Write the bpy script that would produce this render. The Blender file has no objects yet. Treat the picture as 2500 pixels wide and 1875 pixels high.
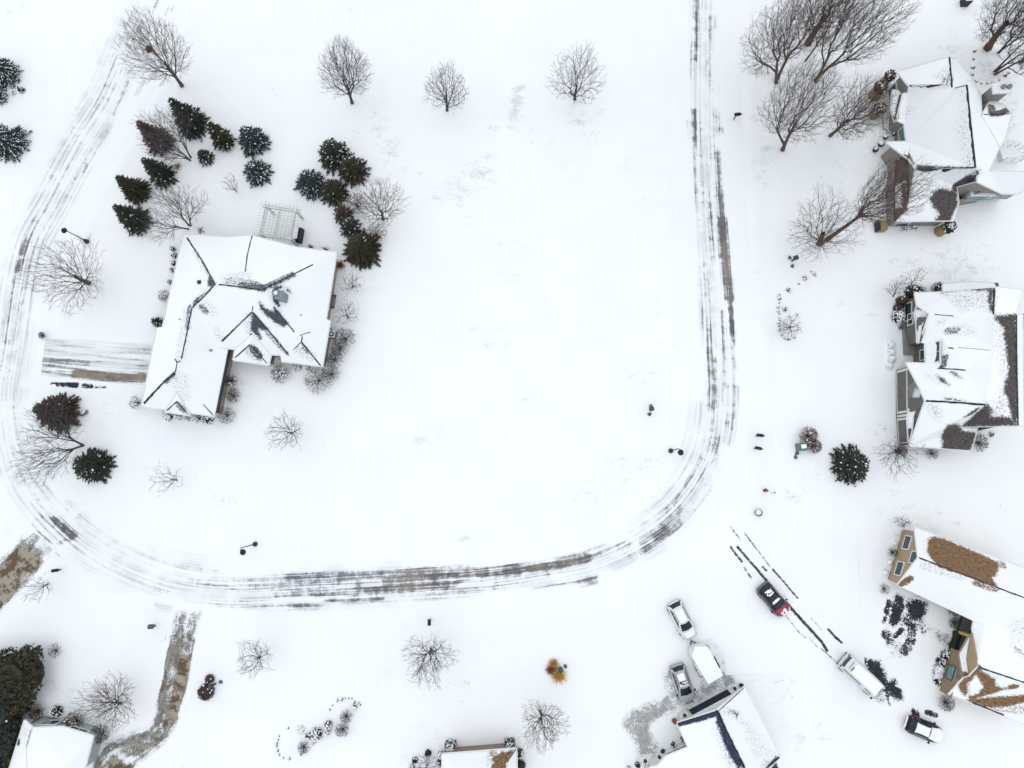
import bpy, bmesh, math, random
import numpy as np
from mathutils import Vector, Quaternion, noise
from mathutils.bvhtree import BVHTree

# ------------------------------------------------------------------ camera
FW, FH, FPX, CAMZ = 2500.0, 1875.0, 1780.0, 84.0
NADIR = (1272.0, 1160.0)                     # where plumb lines meet in the photograph
_nd = Vector(((NADIR[0]-FW/2)/FPX, -(NADIR[1]-FH/2)/FPX, -1)).normalized()
CQ = _nd.rotation_difference(Vector((0, 0, -1)))
CAM = Vector((0, 0, CAMZ))
S = bpy.context.scene
COL = S.collection
PI = math.pi

def ray(x, y):
    return (CQ @ Vector(((x-FW/2)/FPX, -(y-FH/2)/FPX, -1))).normalized()
def P(p, z=0.0):
    """survey: photograph point -> world point at height z"""
    d = ray(p[0], p[1]); t = (z-CAMZ)/d.z
    return Vector((d.x*t, d.y*t, z))
def T(ox, oy, w):
    s = w/2212.0
    return lambda x, y: (ox+x*s, oy+y*s)
D = lambda x, y: (x*1.13020, y*1.13020)
t00, t10, t20, t30 = T(0,0,640), T(620,0,640), T(1240,0,640), T(1860,0,640)
t01, t11, t21, t31 = T(0,470,640), T(620,470,640), T(1240,470,640), T(1860,470,640)
t02, t12, t22, t32 = T(0,930,640), T(620,930,640), T(1240,930,640), T(1860,930,640)
t03, t13, t23, t33 = T(0,1395,640), T(620,1395,640), T(1240,1395,640), T(1860,1395,640)

# ------------------------------------------------------------------ scene objects
def tag(o, label=None, cat=None, group=None, kind=None):
    if label: o['label'] = label
    if cat: o['category'] = cat
    if group: o['group'] = group
    if kind: o['kind'] = kind
    return o
def thing(name, label, cat, loc, group=None, rz=0.0):
    o = bpy.data.objects.new(name, None); COL.objects.link(o)
    o.location = loc; o.rotation_euler = (0, 0, rz); o.empty_display_size = .3
    return tag(o, label, cat, group)
def root_of(o):
    while o.parent: o = o.parent
    return o
class MB:
    def __init__(s): s.v = []; s.f = []
    def add(s, vs, fs):
        n = len(s.v); s.v += [tuple(v) for v in vs]; s.f += [tuple(i+n for i in f) for f in fs]; return s
    def box(s, c, size, rz=0.0, taper=1.0):
        cx, cy, cz = c; a, b, h = size[0]/2, size[1]/2, size[2]/2; co, si = math.cos(rz), math.sin(rz)
        vs = []
        for z, k in ((-h, 1), (h, taper)):
            for x, y in ((-a,-b),(a,-b),(a,b),(-a,b)):
                x *= k; y *= k
                vs.append((cx+x*co-y*si, cy+x*si+y*co, cz+z))
        return s.add(vs, [(0,3,2,1),(4,5,6,7),(0,1,5,4),(1,2,6,5),(2,3,7,6),(3,0,4,7)])
    def tube(s, p0, p1, r0, r1, n=6, caps=True):
        p0, p1 = Vector(p0), Vector(p1); d = p1-p0
        if d.length < 1e-6: return s
        d.normalize(); a = d.orthogonal().normalized(); b = d.cross(a)
        vs = []
        for p, r in ((p0, r0), (p1, r1)):
            for i in range(n):
                t = 2*PI*i/n; vs.append(p+(a*math.cos(t)+b*math.sin(t))*r)
        fs = [(i, (i+1) % n, n+(i+1) % n, n+i) for i in range(n)]
        if caps: fs += [tuple(reversed(range(n))), tuple(range(n, 2*n))]
        return s.add(vs, fs)
    def lathe(s, c, prof, n=12, sx=1, sy=1):
        vs = []; cx, cy, cz = c
        for r, z in prof:
            for i in range(n):
                t = 2*PI*i/n; vs.append((cx+r*sx*math.cos(t), cy+r*sy*math.sin(t), cz+z))
        m = len(prof)
        fs = [(j*n+i, j*n+(i+1) % n, (j+1)*n+(i+1) % n, (j+1)*n+i) for j in range(m-1) for i in range(n)]
        fs += [tuple(reversed(range(n))), tuple(range((m-1)*n, m*n))]
        return s.add(vs, fs)
    def prism(s, poly, z0, z1):
        n = len(poly); vs = [(p[0], p[1], z0) for p in poly]+[(p[0], p[1], z1) for p in poly]
        return s.add(vs, [tuple(reversed(range(n))), tuple(range(n, 2*n))]+[(i, (i+1) % n, n+(i+1) % n, n+i) for i in range(n)])
    def rock(s, c, r, rnd, fl=.6, n=7, m=4):
        vs = []; cx, cy, cz = c; ph = rnd.uniform(0, 6)
        for j in range(m+1):
            a = -PI/2+PI*j/m
            for i in range(n):
                t = 2*PI*i/n+ph; k = r*rnd.uniform(.75, 1.2)
                vs.append((cx+k*math.cos(a)*math.cos(t), cy+k*math.cos(a)*math.sin(t), cz+r*fl*math.sin(a)))
        fs = [(j*n+i, j*n+(i+1) % n, (j+1)*n+(i+1) % n, (j+1)*n+i) for j in range(m) for i in range(n)]
        return s.add(vs, fs)
    def build(s, name, mat, parent=None, smooth=False, local=False):
        me = bpy.data.meshes.new(name)
        vs = s.v
        if parent is not None and not local:
            L = root_of(parent).location; vs = [(v[0]-L.x, v[1]-L.y, v[2]-L.z) for v in vs]
        me.from_pydata(vs, [], s.f); me.materials.append(mat)
        if smooth: me.polygons.foreach_set('use_smooth', [True]*len(me.polygons))
        me.update()
        o = bpy.data.objects.new(name, me); COL.objects.link(o)
        if parent is not None: o.parent = parent
        return o
def dup(root, loc, label, group, rz=None, scale=None):
    def cp(o, par):
        c = o.copy(); COL.objects.link(c)
        if par is not None: c.parent = par
        for ch in list(o.children): cp(ch, c)
        return c
    r = cp(root, None); r.location = loc; r['label'] = label; r['group'] = group
    if rz is not None: r.rotation_euler = (0, 0, rz)
    if scale: r.scale = (scale,)*3
    return r

# ------------------------------------------------------------------ materials
def nmat(name):
    m = bpy.data.materials.new(name); m.use_nodes = True; nt = m.node_tree
    return m, nt, nt.nodes['Principled BSDF']
def lk(nt, a, b): nt.links.new(a, b)
def mathn(nt, op, a, b=None, c=None, clamp=False):
    n = nt.nodes.new('ShaderNodeMath'); n.operation = op; n.use_clamp = clamp
    for i, v in enumerate((a, b, c)):
        if v is None: continue
        if isinstance(v, (int, float)): n.inputs[i].default_value = v
        else: lk(nt, v, n.inputs[i])
    return n.outputs[0]
def noisen(nt, vec, scale, detail=4, rough=.55, vscale=None):
    if vscale:
        mp = nt.nodes.new('ShaderNodeMapping'); mp.inputs['Scale'].default_value = vscale
        lk(nt, vec, mp.inputs['Vector']); vec = mp.outputs[0]
    n = nt.nodes.new('ShaderNodeTexNoise'); n.inputs['Scale'].default_value = scale
    n.inputs['Detail'].default_value = detail; n.inputs['Roughness'].default_value = rough
    lk(nt, vec, n.inputs['Vector']); return n.outputs['Fac']
def mixc(nt, fac, a, b):
    n = nt.nodes.new('ShaderNodeMix'); n.data_type = 'RGBA'
    if isinstance(fac, (int, float)): n.inputs[0].default_value = fac
    else: lk(nt, fac, n.inputs[0])
    for i, v in ((6, a), (7, b)):
        if isinstance(v, tuple): n.inputs[i].default_value = (*v, 1)
        else: lk(nt, v, n.inputs[i])
    return n.outputs[2]
def mapr(nt, v, a, b, c=0., d=1., smooth=True):
    n = nt.nodes.new('ShaderNodeMapRange'); n.interpolation_type = 'SMOOTHSTEP' if smooth else 'LINEAR'
    lk(nt, v, n.inputs[0])
    for i, x in enumerate((a, b, c, d)): n.inputs[i+1].default_value = x
    return n.outputs[0]
def texco(nt, kind): return nt.nodes.new('ShaderNodeTexCoord').outputs[kind]
SNOW = (.89, .918, .935)
def bump(nt, b, h, strength, dist=.05):
    n = nt.nodes.new('ShaderNodeBump'); n.inputs['Strength'].default_value = strength; n.inputs['Distance'].default_value = dist
    lk(nt, h, n.inputs['Height']); lk(nt, n.outputs[0], b.inputs['Normal'])
def plain(name, c, rough=.6, var=.15, scale=3., metal=0., spec=.4, c2=None):
    m, nt, b = nmat(name)
    co = texco(nt, 'Object'); f = noisen(nt, co, scale, 5)
    f = mapr(nt, f, .3, .7)
    c2 = c2 or tuple(min(1, x*(1-var*2)) for x in c)
    lk(nt, mixc(nt, f, c, c2), b.inputs['Base Color'])
    b.inputs['Roughness'].default_value = rough; b.inputs['Metallic'].default_value = metal
    b.inputs['Specular IOR Level'].default_value = spec
    return m
def snowy(name, u1, u2, streak=(.5, 4., 1), uvs=True, iso=1.6, a_iso=.3, a_str=.45, lo=.44, hi=.56, maxmix=1., uscale=2., uv_under=None, wet=.75, fine=0.0, rows=None, a_rows=.5, film=0., patch=False, u3=None, smear=0., sharp=(.38, .62)):
    """surface under partly melted / swept snow: the vertex attribute 'bare' says how far it is cleared"""
    m, nt, b = nmat(name)
    uv = texco(nt, 'UV' if uvs else 'Object'); ob = texco(nt, 'Object')
    at = nt.nodes.new('ShaderNodeAttribute'); at.attribute_name = 'bare'
    ctr = lambda n, a: mathn(nt, 'MULTIPLY', mathn(nt, 'SUBTRACT', n, .5), a*2)
    n1 = noisen(nt, ob, iso, 7, .66); n2 = noisen(nt, uv, 1., 6, .66, vscale=streak)
    f = mathn(nt, 'ADD', at.outputs['Fac'], ctr(n1, a_iso)); f = mathn(nt, 'ADD', f, ctr(n2, a_str))
    if rows:
        n3 = noisen(nt, uv, 1., 2, .6, vscale=rows); f = mathn(nt, 'ADD', f, ctr(n3, a_rows))
    n4 = noisen(nt, ob, 6.5, 3, .7)
    if fine: f = mathn(nt, 'ADD', f, ctr(n4, fine))
    if smear: f = mathn(nt, 'ADD', f, ctr(noisen(nt, uv, 1., 4, .6, vscale=(1.1, .35, 1)), smear))
    gate = mapr(nt, at.outputs['Fac'], .06, .30)            # no specks where nothing is cleared
    k = mathn(nt, 'MULTIPLY', mathn(nt, 'MULTIPLY', mapr(nt, f, lo, hi), gate), maxmix)
    if film:                                                 # thin packed snow the surface shows through
        fl = mathn(nt, 'MULTIPLY', mapr(nt, at.outputs['Fac'], .05, .45), mapr(nt, n3 if rows else n2, .40 if rows else .34, .74, 0., film))
        if patch: fl = mathn(nt, 'MULTIPLY', fl, mapr(nt, noisen(nt, ob, .35, 4, .6), .40, .62, .2, 1.))
        k = mathn(nt, 'MAXIMUM', k, fl)
    nu = noisen(nt, uv if uv_under else ob, uscale, 5, .65, vscale=uv_under)
    nv = noisen(nt, ob, 9., 3, .6)
    und = mixc(nt, mapr(nt, mathn(nt, 'ADD', mathn(nt, 'MULTIPLY', nu, .75), mathn(nt, 'MULTIPLY', nv, .25)), *sharp), u1, u2)
    if u3: und = mixc(nt, mapr(nt, mathn(nt, 'ADD', at.outputs['Fac'], mathn(nt, 'MULTIPLY', mathn(nt, 'SUBTRACT', n1, .5), .5)), .62, .92), u3, und)
    sn = mixc(nt, mapr(nt, noisen(nt, ob, .15, 4), .35, .7), SNOW, (SNOW[0]*.972, SNOW[1]*.98, SNOW[2]*.988))
    sn = mixc(nt, mapr(nt, noisen(nt, ob, .8, 6, .7), .50, .80, 0., .7), sn, (SNOW[0]*.935, SNOW[1]*.953, SNOW[2]*.97))
    lk(nt, mixc(nt, k, sn, und), b.inputs['Base Color'])
    b.inputs['Roughness'].default_value = wet; b.inputs['Specular IOR Level'].default_value = .25
    bump(nt, b, noisen(nt, ob, 1.3, 5, .6), .25, .06)
    return m
M = {}
M['snow'] = snowy('snow', (.5,.5,.5), (.5,.5,.5))
M['ground'] = snowy('snow_field', (.42,.46,.49), (.60,.64,.67), streak=(.35,.9,1), uvs=False, iso=.9, a_iso=.7, a_str=.5, lo=.40, hi=.80, maxmix=.60, fine=.75)
M['road'] = snowy('swept_road', (.055,.062,.08), (.215,.185,.168), streak=(.05,3.0,1), iso=1.1, a_iso=.45, a_str=1.05, lo=.44, hi=1.02, maxmix=.96, uscale=.22, fine=.30, film=.58, patch=True, u3=(.085,.105,.135), smear=.34)
M['track'] = snowy('tyre_tracks', (.02,.026,.048), (.07,.08,.11), streak=(.14,2.2,1), uvs=False, iso=2.2, a_iso=.5, a_str=.2, lo=.36, hi=.80, fine=.45)
M['asphalt'] = snowy('cleared_asphalt', (.016,.022,.036), (.034,.04,.054), streak=(.6,.6,1), uvs=False, iso=1.9, a_iso=.72, a_str=.2, lo=.42, hi=.72, fine=.8, film=.25)
M['gravel'] = snowy('gravel_drive', (.10,.098,.095), (.29,.245,.185), streak=(.10,1.9,1), iso=1.2, a_iso=.35, a_str=1.2, lo=.40, hi=.95, uscale=.4, fine=.4, film=.62, u3=(.16,.18,.20))
M['brown'] = snowy('brown_drive', (.125,.085,.055), (.33,.31,.25), streak=(.25,1.0,1), iso=.8, a_iso=.6, a_str=.8, lo=.36, hi=.80, uscale=.7, fine=.5, film=.5, u3=(.17,.172,.172), sharp=(.46, .53))
M['concrete'] = snowy('concrete_drive', (.29,.31,.32), (.41,.415,.405), streak=(.4,.4,1), uvs=False, iso=1.1, a_iso=.9, a_str=.3, lo=.36, hi=.86, fine=.9, film=.5)
ROWS = dict(rows=(3.6,6.4,1), a_rows=.38, film=.45)
M['slate'] = snowy('slate_shingle', (.035,.05,.07), (.085,.105,.12), streak=(.7,5.,1), iso=1.2, a_iso=.22, lo=.35, hi=.76, a_str=.2, uv_under=(2,7,1), uscale=1., fine=.3, **ROWS)
M['umber'] = snowy('umber_shingle', (.05,.045,.05), (.115,.10,.098), streak=(.8,4.5,1), iso=1.3, a_iso=.22, lo=.35, hi=.76, a_str=.2, uv_under=(2.5,6,1), uscale=1., fine=.3, **ROWS)
M['cedar'] = snowy('cedar_shingle', (.125,.07,.038), (.275,.172,.09), streak=(1.6,2.2,1), iso=1.3, a_iso=.22, lo=.35, hi=.76, a_str=.25, uv_under=(2.2,5,1), uscale=1., fine=.4, **ROWS)
M['pent'] = snowy('brown_pent_shingle', (.075,.05,.045), (.15,.10,.085), streak=(1.6,2.2,1), iso=1.3, a_iso=.25, a_str=.25, uv_under=(2.2,5,1), uscale=1., fine=.4, **ROWS)
M['navy'] = snowy('navy_shingle', (.018,.028,.055), (.035,.05,.085), streak=(.8,4.5,1), iso=1.2, a_iso=.22, lo=.35, hi=.76, a_str=.2, uv_under=(2,7,1), uscale=1., fine=.3, **ROWS)
M['ridge'] = plain('ridge_shingle', (.028,.04,.058), .8, .2, 4)
M['ridge_navy'] = plain('ridge_shingle_navy', (.012,.02,.042), .8, .2, 4)
M['white'] = plain('white_trim', (.80,.81,.82), .5, .03)
M['trim'] = plain('pale_trim', (.66,.68,.66), .55, .05)
M['wall_slate'] = plain('slate_siding', (.065,.085,.105), .7, .12, 2)
M['wall_taupe'] = plain('taupe_siding', (.27,.25,.225), .7, .08, 2)
M['wall_dark'] = plain('dark_taupe_siding', (.135,.125,.115), .7, .1, 2)
M['wall_tan'] = plain('tan_siding', (.40,.30,.185), .7, .08, 2)
M['wall_tan2'] = plain('brown_panel', (.27,.195,.12), .7, .1, 2)
M['wall_white'] = plain('white_siding', (.70,.71,.70), .7, .04, 2)
M['wall_sage'] = plain('sage_siding', (.36,.41,.40), .7, .06, 2)
M['brick'] = plain('weathered_brick', (.30,.22,.18), .85, .2, 5)
M['stone'] = plain('pale_stone', (.40,.34,.26), .85, .2, 4)
M['metal'] = plain('grey_metal', (.20,.26,.29), .45, .1, 3, .3)
M['black'] = plain('black_iron', (.010,.014,.026), .45, .2, 5)
M['black2'] = plain('black_cover', (.012,.016,.035), .6, .2, 5)
M['tyre'] = plain('tyre_rubber', (.018,.018,.020), .85, .1)
M['rim'] = plain('alloy_rim', (.35,.36,.38), .35, .1, 3, .7)
M['wood'] = plain('porch_boards', (.20,.215,.225), .7, .25, 1.5, c2=(.26,.235,.21))
M['amber'] = plain('honey_wood', (.62,.42,.16), .6, .1)
M['burlap'] = plain('burlap', (.36,.265,.13), .95, .15, 6)
M['rock'] = plain('grey_rock', (.16,.165,.17), .9, .25, 4)
M['green_box'] = plain('green_steel', (.10,.20,.16), .5, .1)
M['red'] = plain('red_iron', (.33,.012,.03), .4, .15)
M['bark'] = plain('bark', (.135,.104,.09), .9, .25, 3)
M['bark_dark'] = plain('dark_bark', (.075,.078,.088), .9, .2, 3)
M['bark_brown'] = plain('brown_bark', (.15,.085,.062), .9, .25, 3)
M['bark_red'] = plain('red_twigs', (.14,.062,.058), .9, .25, 3)
M['bark_grey'] = plain('grey_twigs', (.12,.105,.108), .9, .2, 3)
M['nest'] = plain('dry_leaves', (.20,.095,.045), .95, .3, 8)
M['needles'] = plain('spruce_needles', (.021,.032,.030), .8, .3, 1.1, c2=(.055,.060,.040))
M['needles_olive'] = plain('olive_needles', (.022,.028,.021), .8, .3, .9, c2=(.066,.058,.03))
M['needles_blue'] = plain('blue_needles', (.022,.042,.05), .8, .3, 1.1, c2=(.05,.075,.075))
M['needles_brown'] = plain('winter_brown_needles', (.05,.036,.03), .8, .3, .9, c2=(.10,.066,.054))
M['evergreen'] = plain('box_leaves', (.018,.028,.026), .8, .3, 2, c2=(.045,.045,.03))
M['straw'] = plain('straw_grass', (.74,.48,.13), .9, .3, 4, c2=(.5,.29,.07))
M['rust'] = plain('rust_leaves', (.42,.17,.07), .9, .3, 4)
def glassm(name, c, rough=.12):
    m, nt, b = nmat(name); co = texco(nt, 'Object')
    lk(nt, mixc(nt, mapr(nt, noisen(nt, co, 1.5, 3), .35, .65), c, tuple(x*.55 for x in c)), b.inputs['Base Color'])
    b.inputs['Roughness'].default_value = rough; b.inputs['Specular IOR Level'].default_value = .35
    return m
M['glass'] = glassm('window_glass', (.035,.06,.10))
M['glass_teal'] = glassm('teal_glass', (.025,.07,.075))
M['glass_pale'] = glassm('curtained_glass', (.17,.30,.30))
M['glass_car'] = glassm('car_glass', (.012,.03,.04), .15)
def paint(name, c, rough=.3): 
    m, nt, b = nmat(name); co = texco(nt, 'Object')
    f = mapr(nt, noisen(nt, co, 2.2, 5, .65), .45, .75)
    lk(nt, mixc(nt, f, c, tuple(x*.85+(.05 if sum(c) > .1 else .012) for x in c)), b.inputs['Base Color'])
    b.inputs['Roughness'].default_value = rough; b.inputs['Coat Weight'].default_value = .4 if sum(c) > .1 else .05; b.inputs['Specular IOR Level'].default_value = .5 if sum(c) > .1 else .2; b.inputs['Coat Roughness'].default_value = .1
    return m
M['paint_white'] = paint('white_paint', (.72,.73,.74)); M['paint_silver'] = paint('silver_paint', (.40,.41,.42))
M['paint_red'] = paint('red_paint', (.40,.018,.045)); M['paint_grey'] = paint('salt_stained_paint', (.13,.125,.15), .6)
M['paint_black'] = paint('black_paint', (.014,.016,.028)); M['paint_van'] = paint('van_paint', (.66,.69,.72))
M['lamp_red'] = plain('tail_lamp', (.38,.03,.05), .25, .1); M['lamp_clear'] = plain('head_lamp', (.55,.57,.6), .2, .05)

# ------------------------------------------------------------------ plants
def grow(rng, tips, leader, bf=.35, turn=.9, r_tip=.016, pw=.46, r_min=0.):
    """branching skeleton: each tip joins the grown wood where length and bending are cheapest"""
    pos = [np.array(p, float) for p in leader]; par = [-1]+list(range(len(leader)-1))
    pl = [0.]
    for i in range(1, len(leader)): pl.append(pl[-1]+float(np.linalg.norm(pos[i]-pos[i-1])))
    dirs = []
    for i in range(len(leader)):
        d = pos[min(i+1, len(leader)-1)]-pos[max(i-1, 0)]; dirs.append(d/(np.linalg.norm(d)+1e-9))
    Tp = np.array(tips); n = len(Tp); best = np.full(n, 1e9); bp = np.zeros(n, int); open_ = np.ones(n, bool)
    def upd(j):
        v = Tp-pos[j]; d = np.linalg.norm(v, axis=1)+1e-6; c = (v@dirs[j])/d
        cost = d*(1+turn*(1-c))+bf*pl[j]
        k = open_ & (cost < best); best[k] = cost[k]; bp[k] = j
    k0 = max(1, int(len(leader)*.0))
    for j in range(k0, len(leader)): upd(j)
    for _ in range(n):
        i = int(np.argmin(np.where(open_, best, 1e12))); open_[i] = False
        j = int(bp[i]); v = Tp[i]-pos[j]; L = float(np.linalg.norm(v))
        # one bent intermediate joint so that no branch is a ruler line
        if L > .5:
            mid = pos[j]+v*.5+dirs[j]*L*.07+rng.normal(0, .018*L, 3)
            pos.append(mid); par.append(j); pl.append(pl[j]+L*.5); dirs.append((mid-pos[j])/(np.linalg.norm(mid-pos[j])+1e-9)); j = len(pos)-1
            v = Tp[i]-pos[j]
        pos.append(Tp[i]); par.append(j); pl.append(pl[j]+float(np.linalg.norm(v))); dirs.append(v/(np.linalg.norm(v)+1e-9))
        upd(len(pos)-1)
    m = len(pos); cnt = np.zeros(m); haschild = np.zeros(m, bool)
    for i in range(1, m): haschild[par[i]] = True
    cnt[~haschild] = 1
    order = sorted(range(m), key=lambda i: -pl[i])
    for i in order:
        if par[i] >= 0: cnt[par[i]] += cnt[i]
    rad = np.maximum(r_tip*np.power(np.maximum(cnt, 1), pw), r_min)
    return np.array(pos), par, rad, np.array(dirs)
def wood_mesh(mb, pos, par, rad, sel, n=3):
    for i in sel:
        p = par[i]
        if p < 0: continue
        mb.tube(pos[p], pos[i], float(min(rad[p], rad[i]*1.35)), float(rad[i]), n if rad[i] < .05 else 5, False)
SEED = [11]
def bare_tree(label, base, crown, rpx, h, mat='bark', stems=None, n=None, trunk_r=None, nest=None, tlow=.22, group='leafless trees', name='bare_tree', cat='tree', flat=1., twig=1., bark=None, z0f=None, bf=.8, turn=.7, r_tip=None, density=1.):
    SEED[0] += 1; seed = SEED[0]*7+3; rng = np.random.default_rng(seed)
    B = P(base); root = thing(name, label, cat, B, group)
    stems = stems or [(0, 0)]
    zc = h*(.5*(1+tlow)+.06)
    C = P(crown, zc)-B
    sc = 1/ (FPX/CAMZ)                              # rough metres per source pixel
    R = rpx*sc*(CAMZ-zc)/CAMZ
    big = h > 9
    n = n or (1150 if h > 12 else 850 if big else 520 if h > 5 else 150)
    n = int(n*density)
    r_tip = r_tip or (.0108 if big else .0105 if h > 5 else .010)
    for si, (ox, oy) in enumerate(stems):
        k = len(stems); ns = int(n*(1.25 if k > 1 else 1)/k)
        ctr = np.array([C.x+ox*R, C.y+oy*R, zc]); Rs = R*(1 if k == 1 else .72)
        rz = (h-tlow*h)*.5
        tips = []
        while len(tips) < ns:
            d = rng.normal(size=3); d /= np.linalg.norm(d); u = rng.uniform()**.42
            q = d*u*np.array([Rs, Rs, rz*flat])
            lob = 1+.13*math.sin(3*math.atan2(d[1], d[0])+seed)+.08*math.sin(5*math.atan2(d[1], d[0])+seed*2)
            q[:2] *= lob
            if q[2] < -rz*.25 and u < .5: continue
            if q[2] < 0: q[:2] *= 1-.45*(-q[2]/rz)**1.5
            tips.append(ctr+q)
        off = rng.uniform(-.25, .25, 2)*(1 if k > 1 else 0)
        top = ctr*np.array([1, 1, 1.])+np.array([0, 0, rz*.25])
        st = np.array([off[0], off[1], -.15])
        lead = []
        m = 9
        for i in range(m+1):
            t = i/m; p = st*(1-t)+top*t
            p[:2] += np.array([math.sin(t*5+seed), math.cos(t*4+seed*1.3)])*.05*h*.12*math.sin(PI*t)
            lead.append(p)
        keep = max(3, int(m*(.62 if k == 1 else .55)))
        lead = lead[:keep+1]
        pos, par, rad, dirs = grow(rng, tips, lead, bf, turn, r_tip)
        # wood does not leave the trunk below the crown
        tr = trunk_r or max(.05, .014*h)
        if k > 1: tr *= .72
        L0 = len(lead)
        for i in range(L0): rad[i] = max(rad[i], tr*(1-.55*i/L0))
        if k: rad[0] = tr*1.25
        mt = MB(); mt2 = MB()
        wood_mesh(mt, pos, par, rad, range(1, L0), 7)
        sel = [i for i in range(L0, len(pos))]
        wood_mesh(mt2, pos, par, rad, sel)
        child = np.zeros(len(pos), bool)
        for i in range(1, len(pos)): child[par[i]] = True
        tl = (.85 if big else .65 if h > 5 else .32)*twig
        for i in sel:
            for q in range(3 if not child[i] else 1):
                d = dirs[i]+rng.normal(0, .33, 3)+np.array([0, 0, .12]); d /= np.linalg.norm(d)
                e = pos[i]+d*tl*rng.uniform(.5, 1.1)
                if e[2] < .05: continue
                mt2.tube(pos[i], e, r_tip*.75, r_tip*.4, 3, False)
        bm_ = M[bark or mat]
        mt.v = [(v[0]+B.x, v[1]+B.y, v[2]) for v in mt.v]; mt2.v = [(v[0]+B.x, v[1]+B.y, v[2]) for v in mt2.v]
        mt.build('trunk', bm_, root, True); mt2.build('crown', M[mat], root)
    if nest:
        q = P(nest[:2], nest[2]); r_ = random.Random(seed); nb = MB(); nb.rock(q, .42, r_, .7, 9, 5)
        for _ in range(40):
            a = Vector((r_.gauss(0, 1), r_.gauss(0, 1), r_.gauss(0, .7))).normalized()*.38; b = Vector((r_.gauss(0, .3), r_.gauss(0, .3), r_.gauss(0, .2)))
            nb.tube(q+a, q+a+b, .02, .01, 3, False)
        o = tag(nb.build('squirrel_nest', M['nest']), 'round brown leaf nest lodged high in the street tree by the top left road', 'nest')
    return root
def bush(label, c, rpx, h, mat='bark_red', n=None, group='leafless shrubs', name='bare_shrub', snow=0., dense=1., rt=.012):
    """many thin stems fanning out of one root"""
    SEED[0] += 1; rng = np.random.default_rng(SEED[0]*5+1); rnd = random.Random(SEED[0])
    B = P(c); R = rpx/(FPX/CAMZ); root = thing(name, label, 'shrub', B, group)
    n = n or int((130+90*R)*dense)
    tips = []
    for _ in range(n):
        a = rng.uniform(0, 2*PI); u = rng.uniform()**.5; z = h*(.35+.65*math.sqrt(max(0, 1-u*u)))*rng.uniform(.75, 1)
        tips.append((R*u*math.cos(a), R*u*math.sin(a), z))
    pos, par, rad, dirs = grow(rng, tips, [(0, 0, -.1), (0, 0, .05), (0, 0, .15)], .85, .25, rt, .33)
    mb = MB(); wood_mesh(mb, pos, par, rad, range(1, len(pos)))
    for i in range(3, len(pos)):
        for q in range(2):
            d = dirs[i]+rng.normal(0, .5, 3); d /= np.linalg.norm(d); e = pos[i]+d*.3*rng.uniform(.5, 1.1)*max(.5, R)
            if e[2] > .03: mb.tube(pos[i], e, rt*.8, rt*.5, 3, False)
    mb.v = [(v[0]+B.x, v[1]+B.y, v[2]) for v in mb.v]
    mb.build('stems', M[mat], root)
    if snow:
        sb = MB()
        for i in range(3, len(pos)):
            if rnd.random() < snow: sb.rock((B.x+pos[i][0], B.y+pos[i][1], pos[i][2]+.04), rnd.uniform(.07, .16), rnd, .5, 6, 3)
        sb.build('snow_cap', M['snow'], root, True)
    return root
def leafball(mb, c, R, h, n, size, rnd, box=0.):
    for _ in range(n):
        d = Vector((rnd.gauss(0, 1), rnd.gauss(0, 1), abs(rnd.gauss(0, 1)))).normalized()
        if box:
            k = max(abs(d.x), abs(d.y), .01); d = d.lerp(Vector((d.x/k, d.y/k, d.z)), box)
        k = rnd.uniform(.78, 1.05); p = Vector((c[0]+d.x*R*k, c[1]+d.y*R*k, c[2]+d.z*h*k))
        a = Vector((rnd.gauss(0, 1), rnd.gauss(0, 1), rnd.gauss(0, 1))).normalized(); b = d.cross(a)
        if b.length < .01: continue
        b.normalize(); a = (a*.6+d*.5).normalized(); s = size*rnd.uniform(.6, 1.3)
        mb.add([p-a*s*.5, p+b*s*.35, p+a*s*.7, p-b*s*.35], [(0, 1, 2, 3)])
def leafy(label, c, rpx, h, mat='evergreen', snow=.25, group='evergreen shrubs', box=0., name='evergreen_shrub', stretch=None, size=None):
    SEED[0] += 1; rnd = random.Random(SEED[0]); B = P(c); R = rpx/(FPX/CAMZ)
    root = thing(name, label, 'shrub', B, group)
    mb = MB(); mb.lathe(B+Vector((0, 0, -.05)), [(R*.75, 0), (R*.8, h*.35), (R*.55, h*.75), (R*.1, h*.88)], 9)
    size = size or max(.10, R*.2)
    leafball(mb, B, R, h, int(260+420*R), size, rnd, box); mb.build('foliage', M[mat], root)
    if snow:
        sb = MB()
        for _ in range(int((20+80*R)*snow*2.2)):
            d = Vector((rnd.gauss(0, .9), rnd.gauss(0, .9), abs(rnd.gauss(0, 1)))).normalized(); k = rnd.uniform(.95, 1.08)
            sb.rock((B.x+d.x*R*k, B.y+d.y*R*k, d.z*h*k+.03), rnd.uniform(.05, .13)*(.7+R*.5), rnd, .5, 6, 3)
        sb.build('snow_cap', M['snow'], root, True)
    return root
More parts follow.
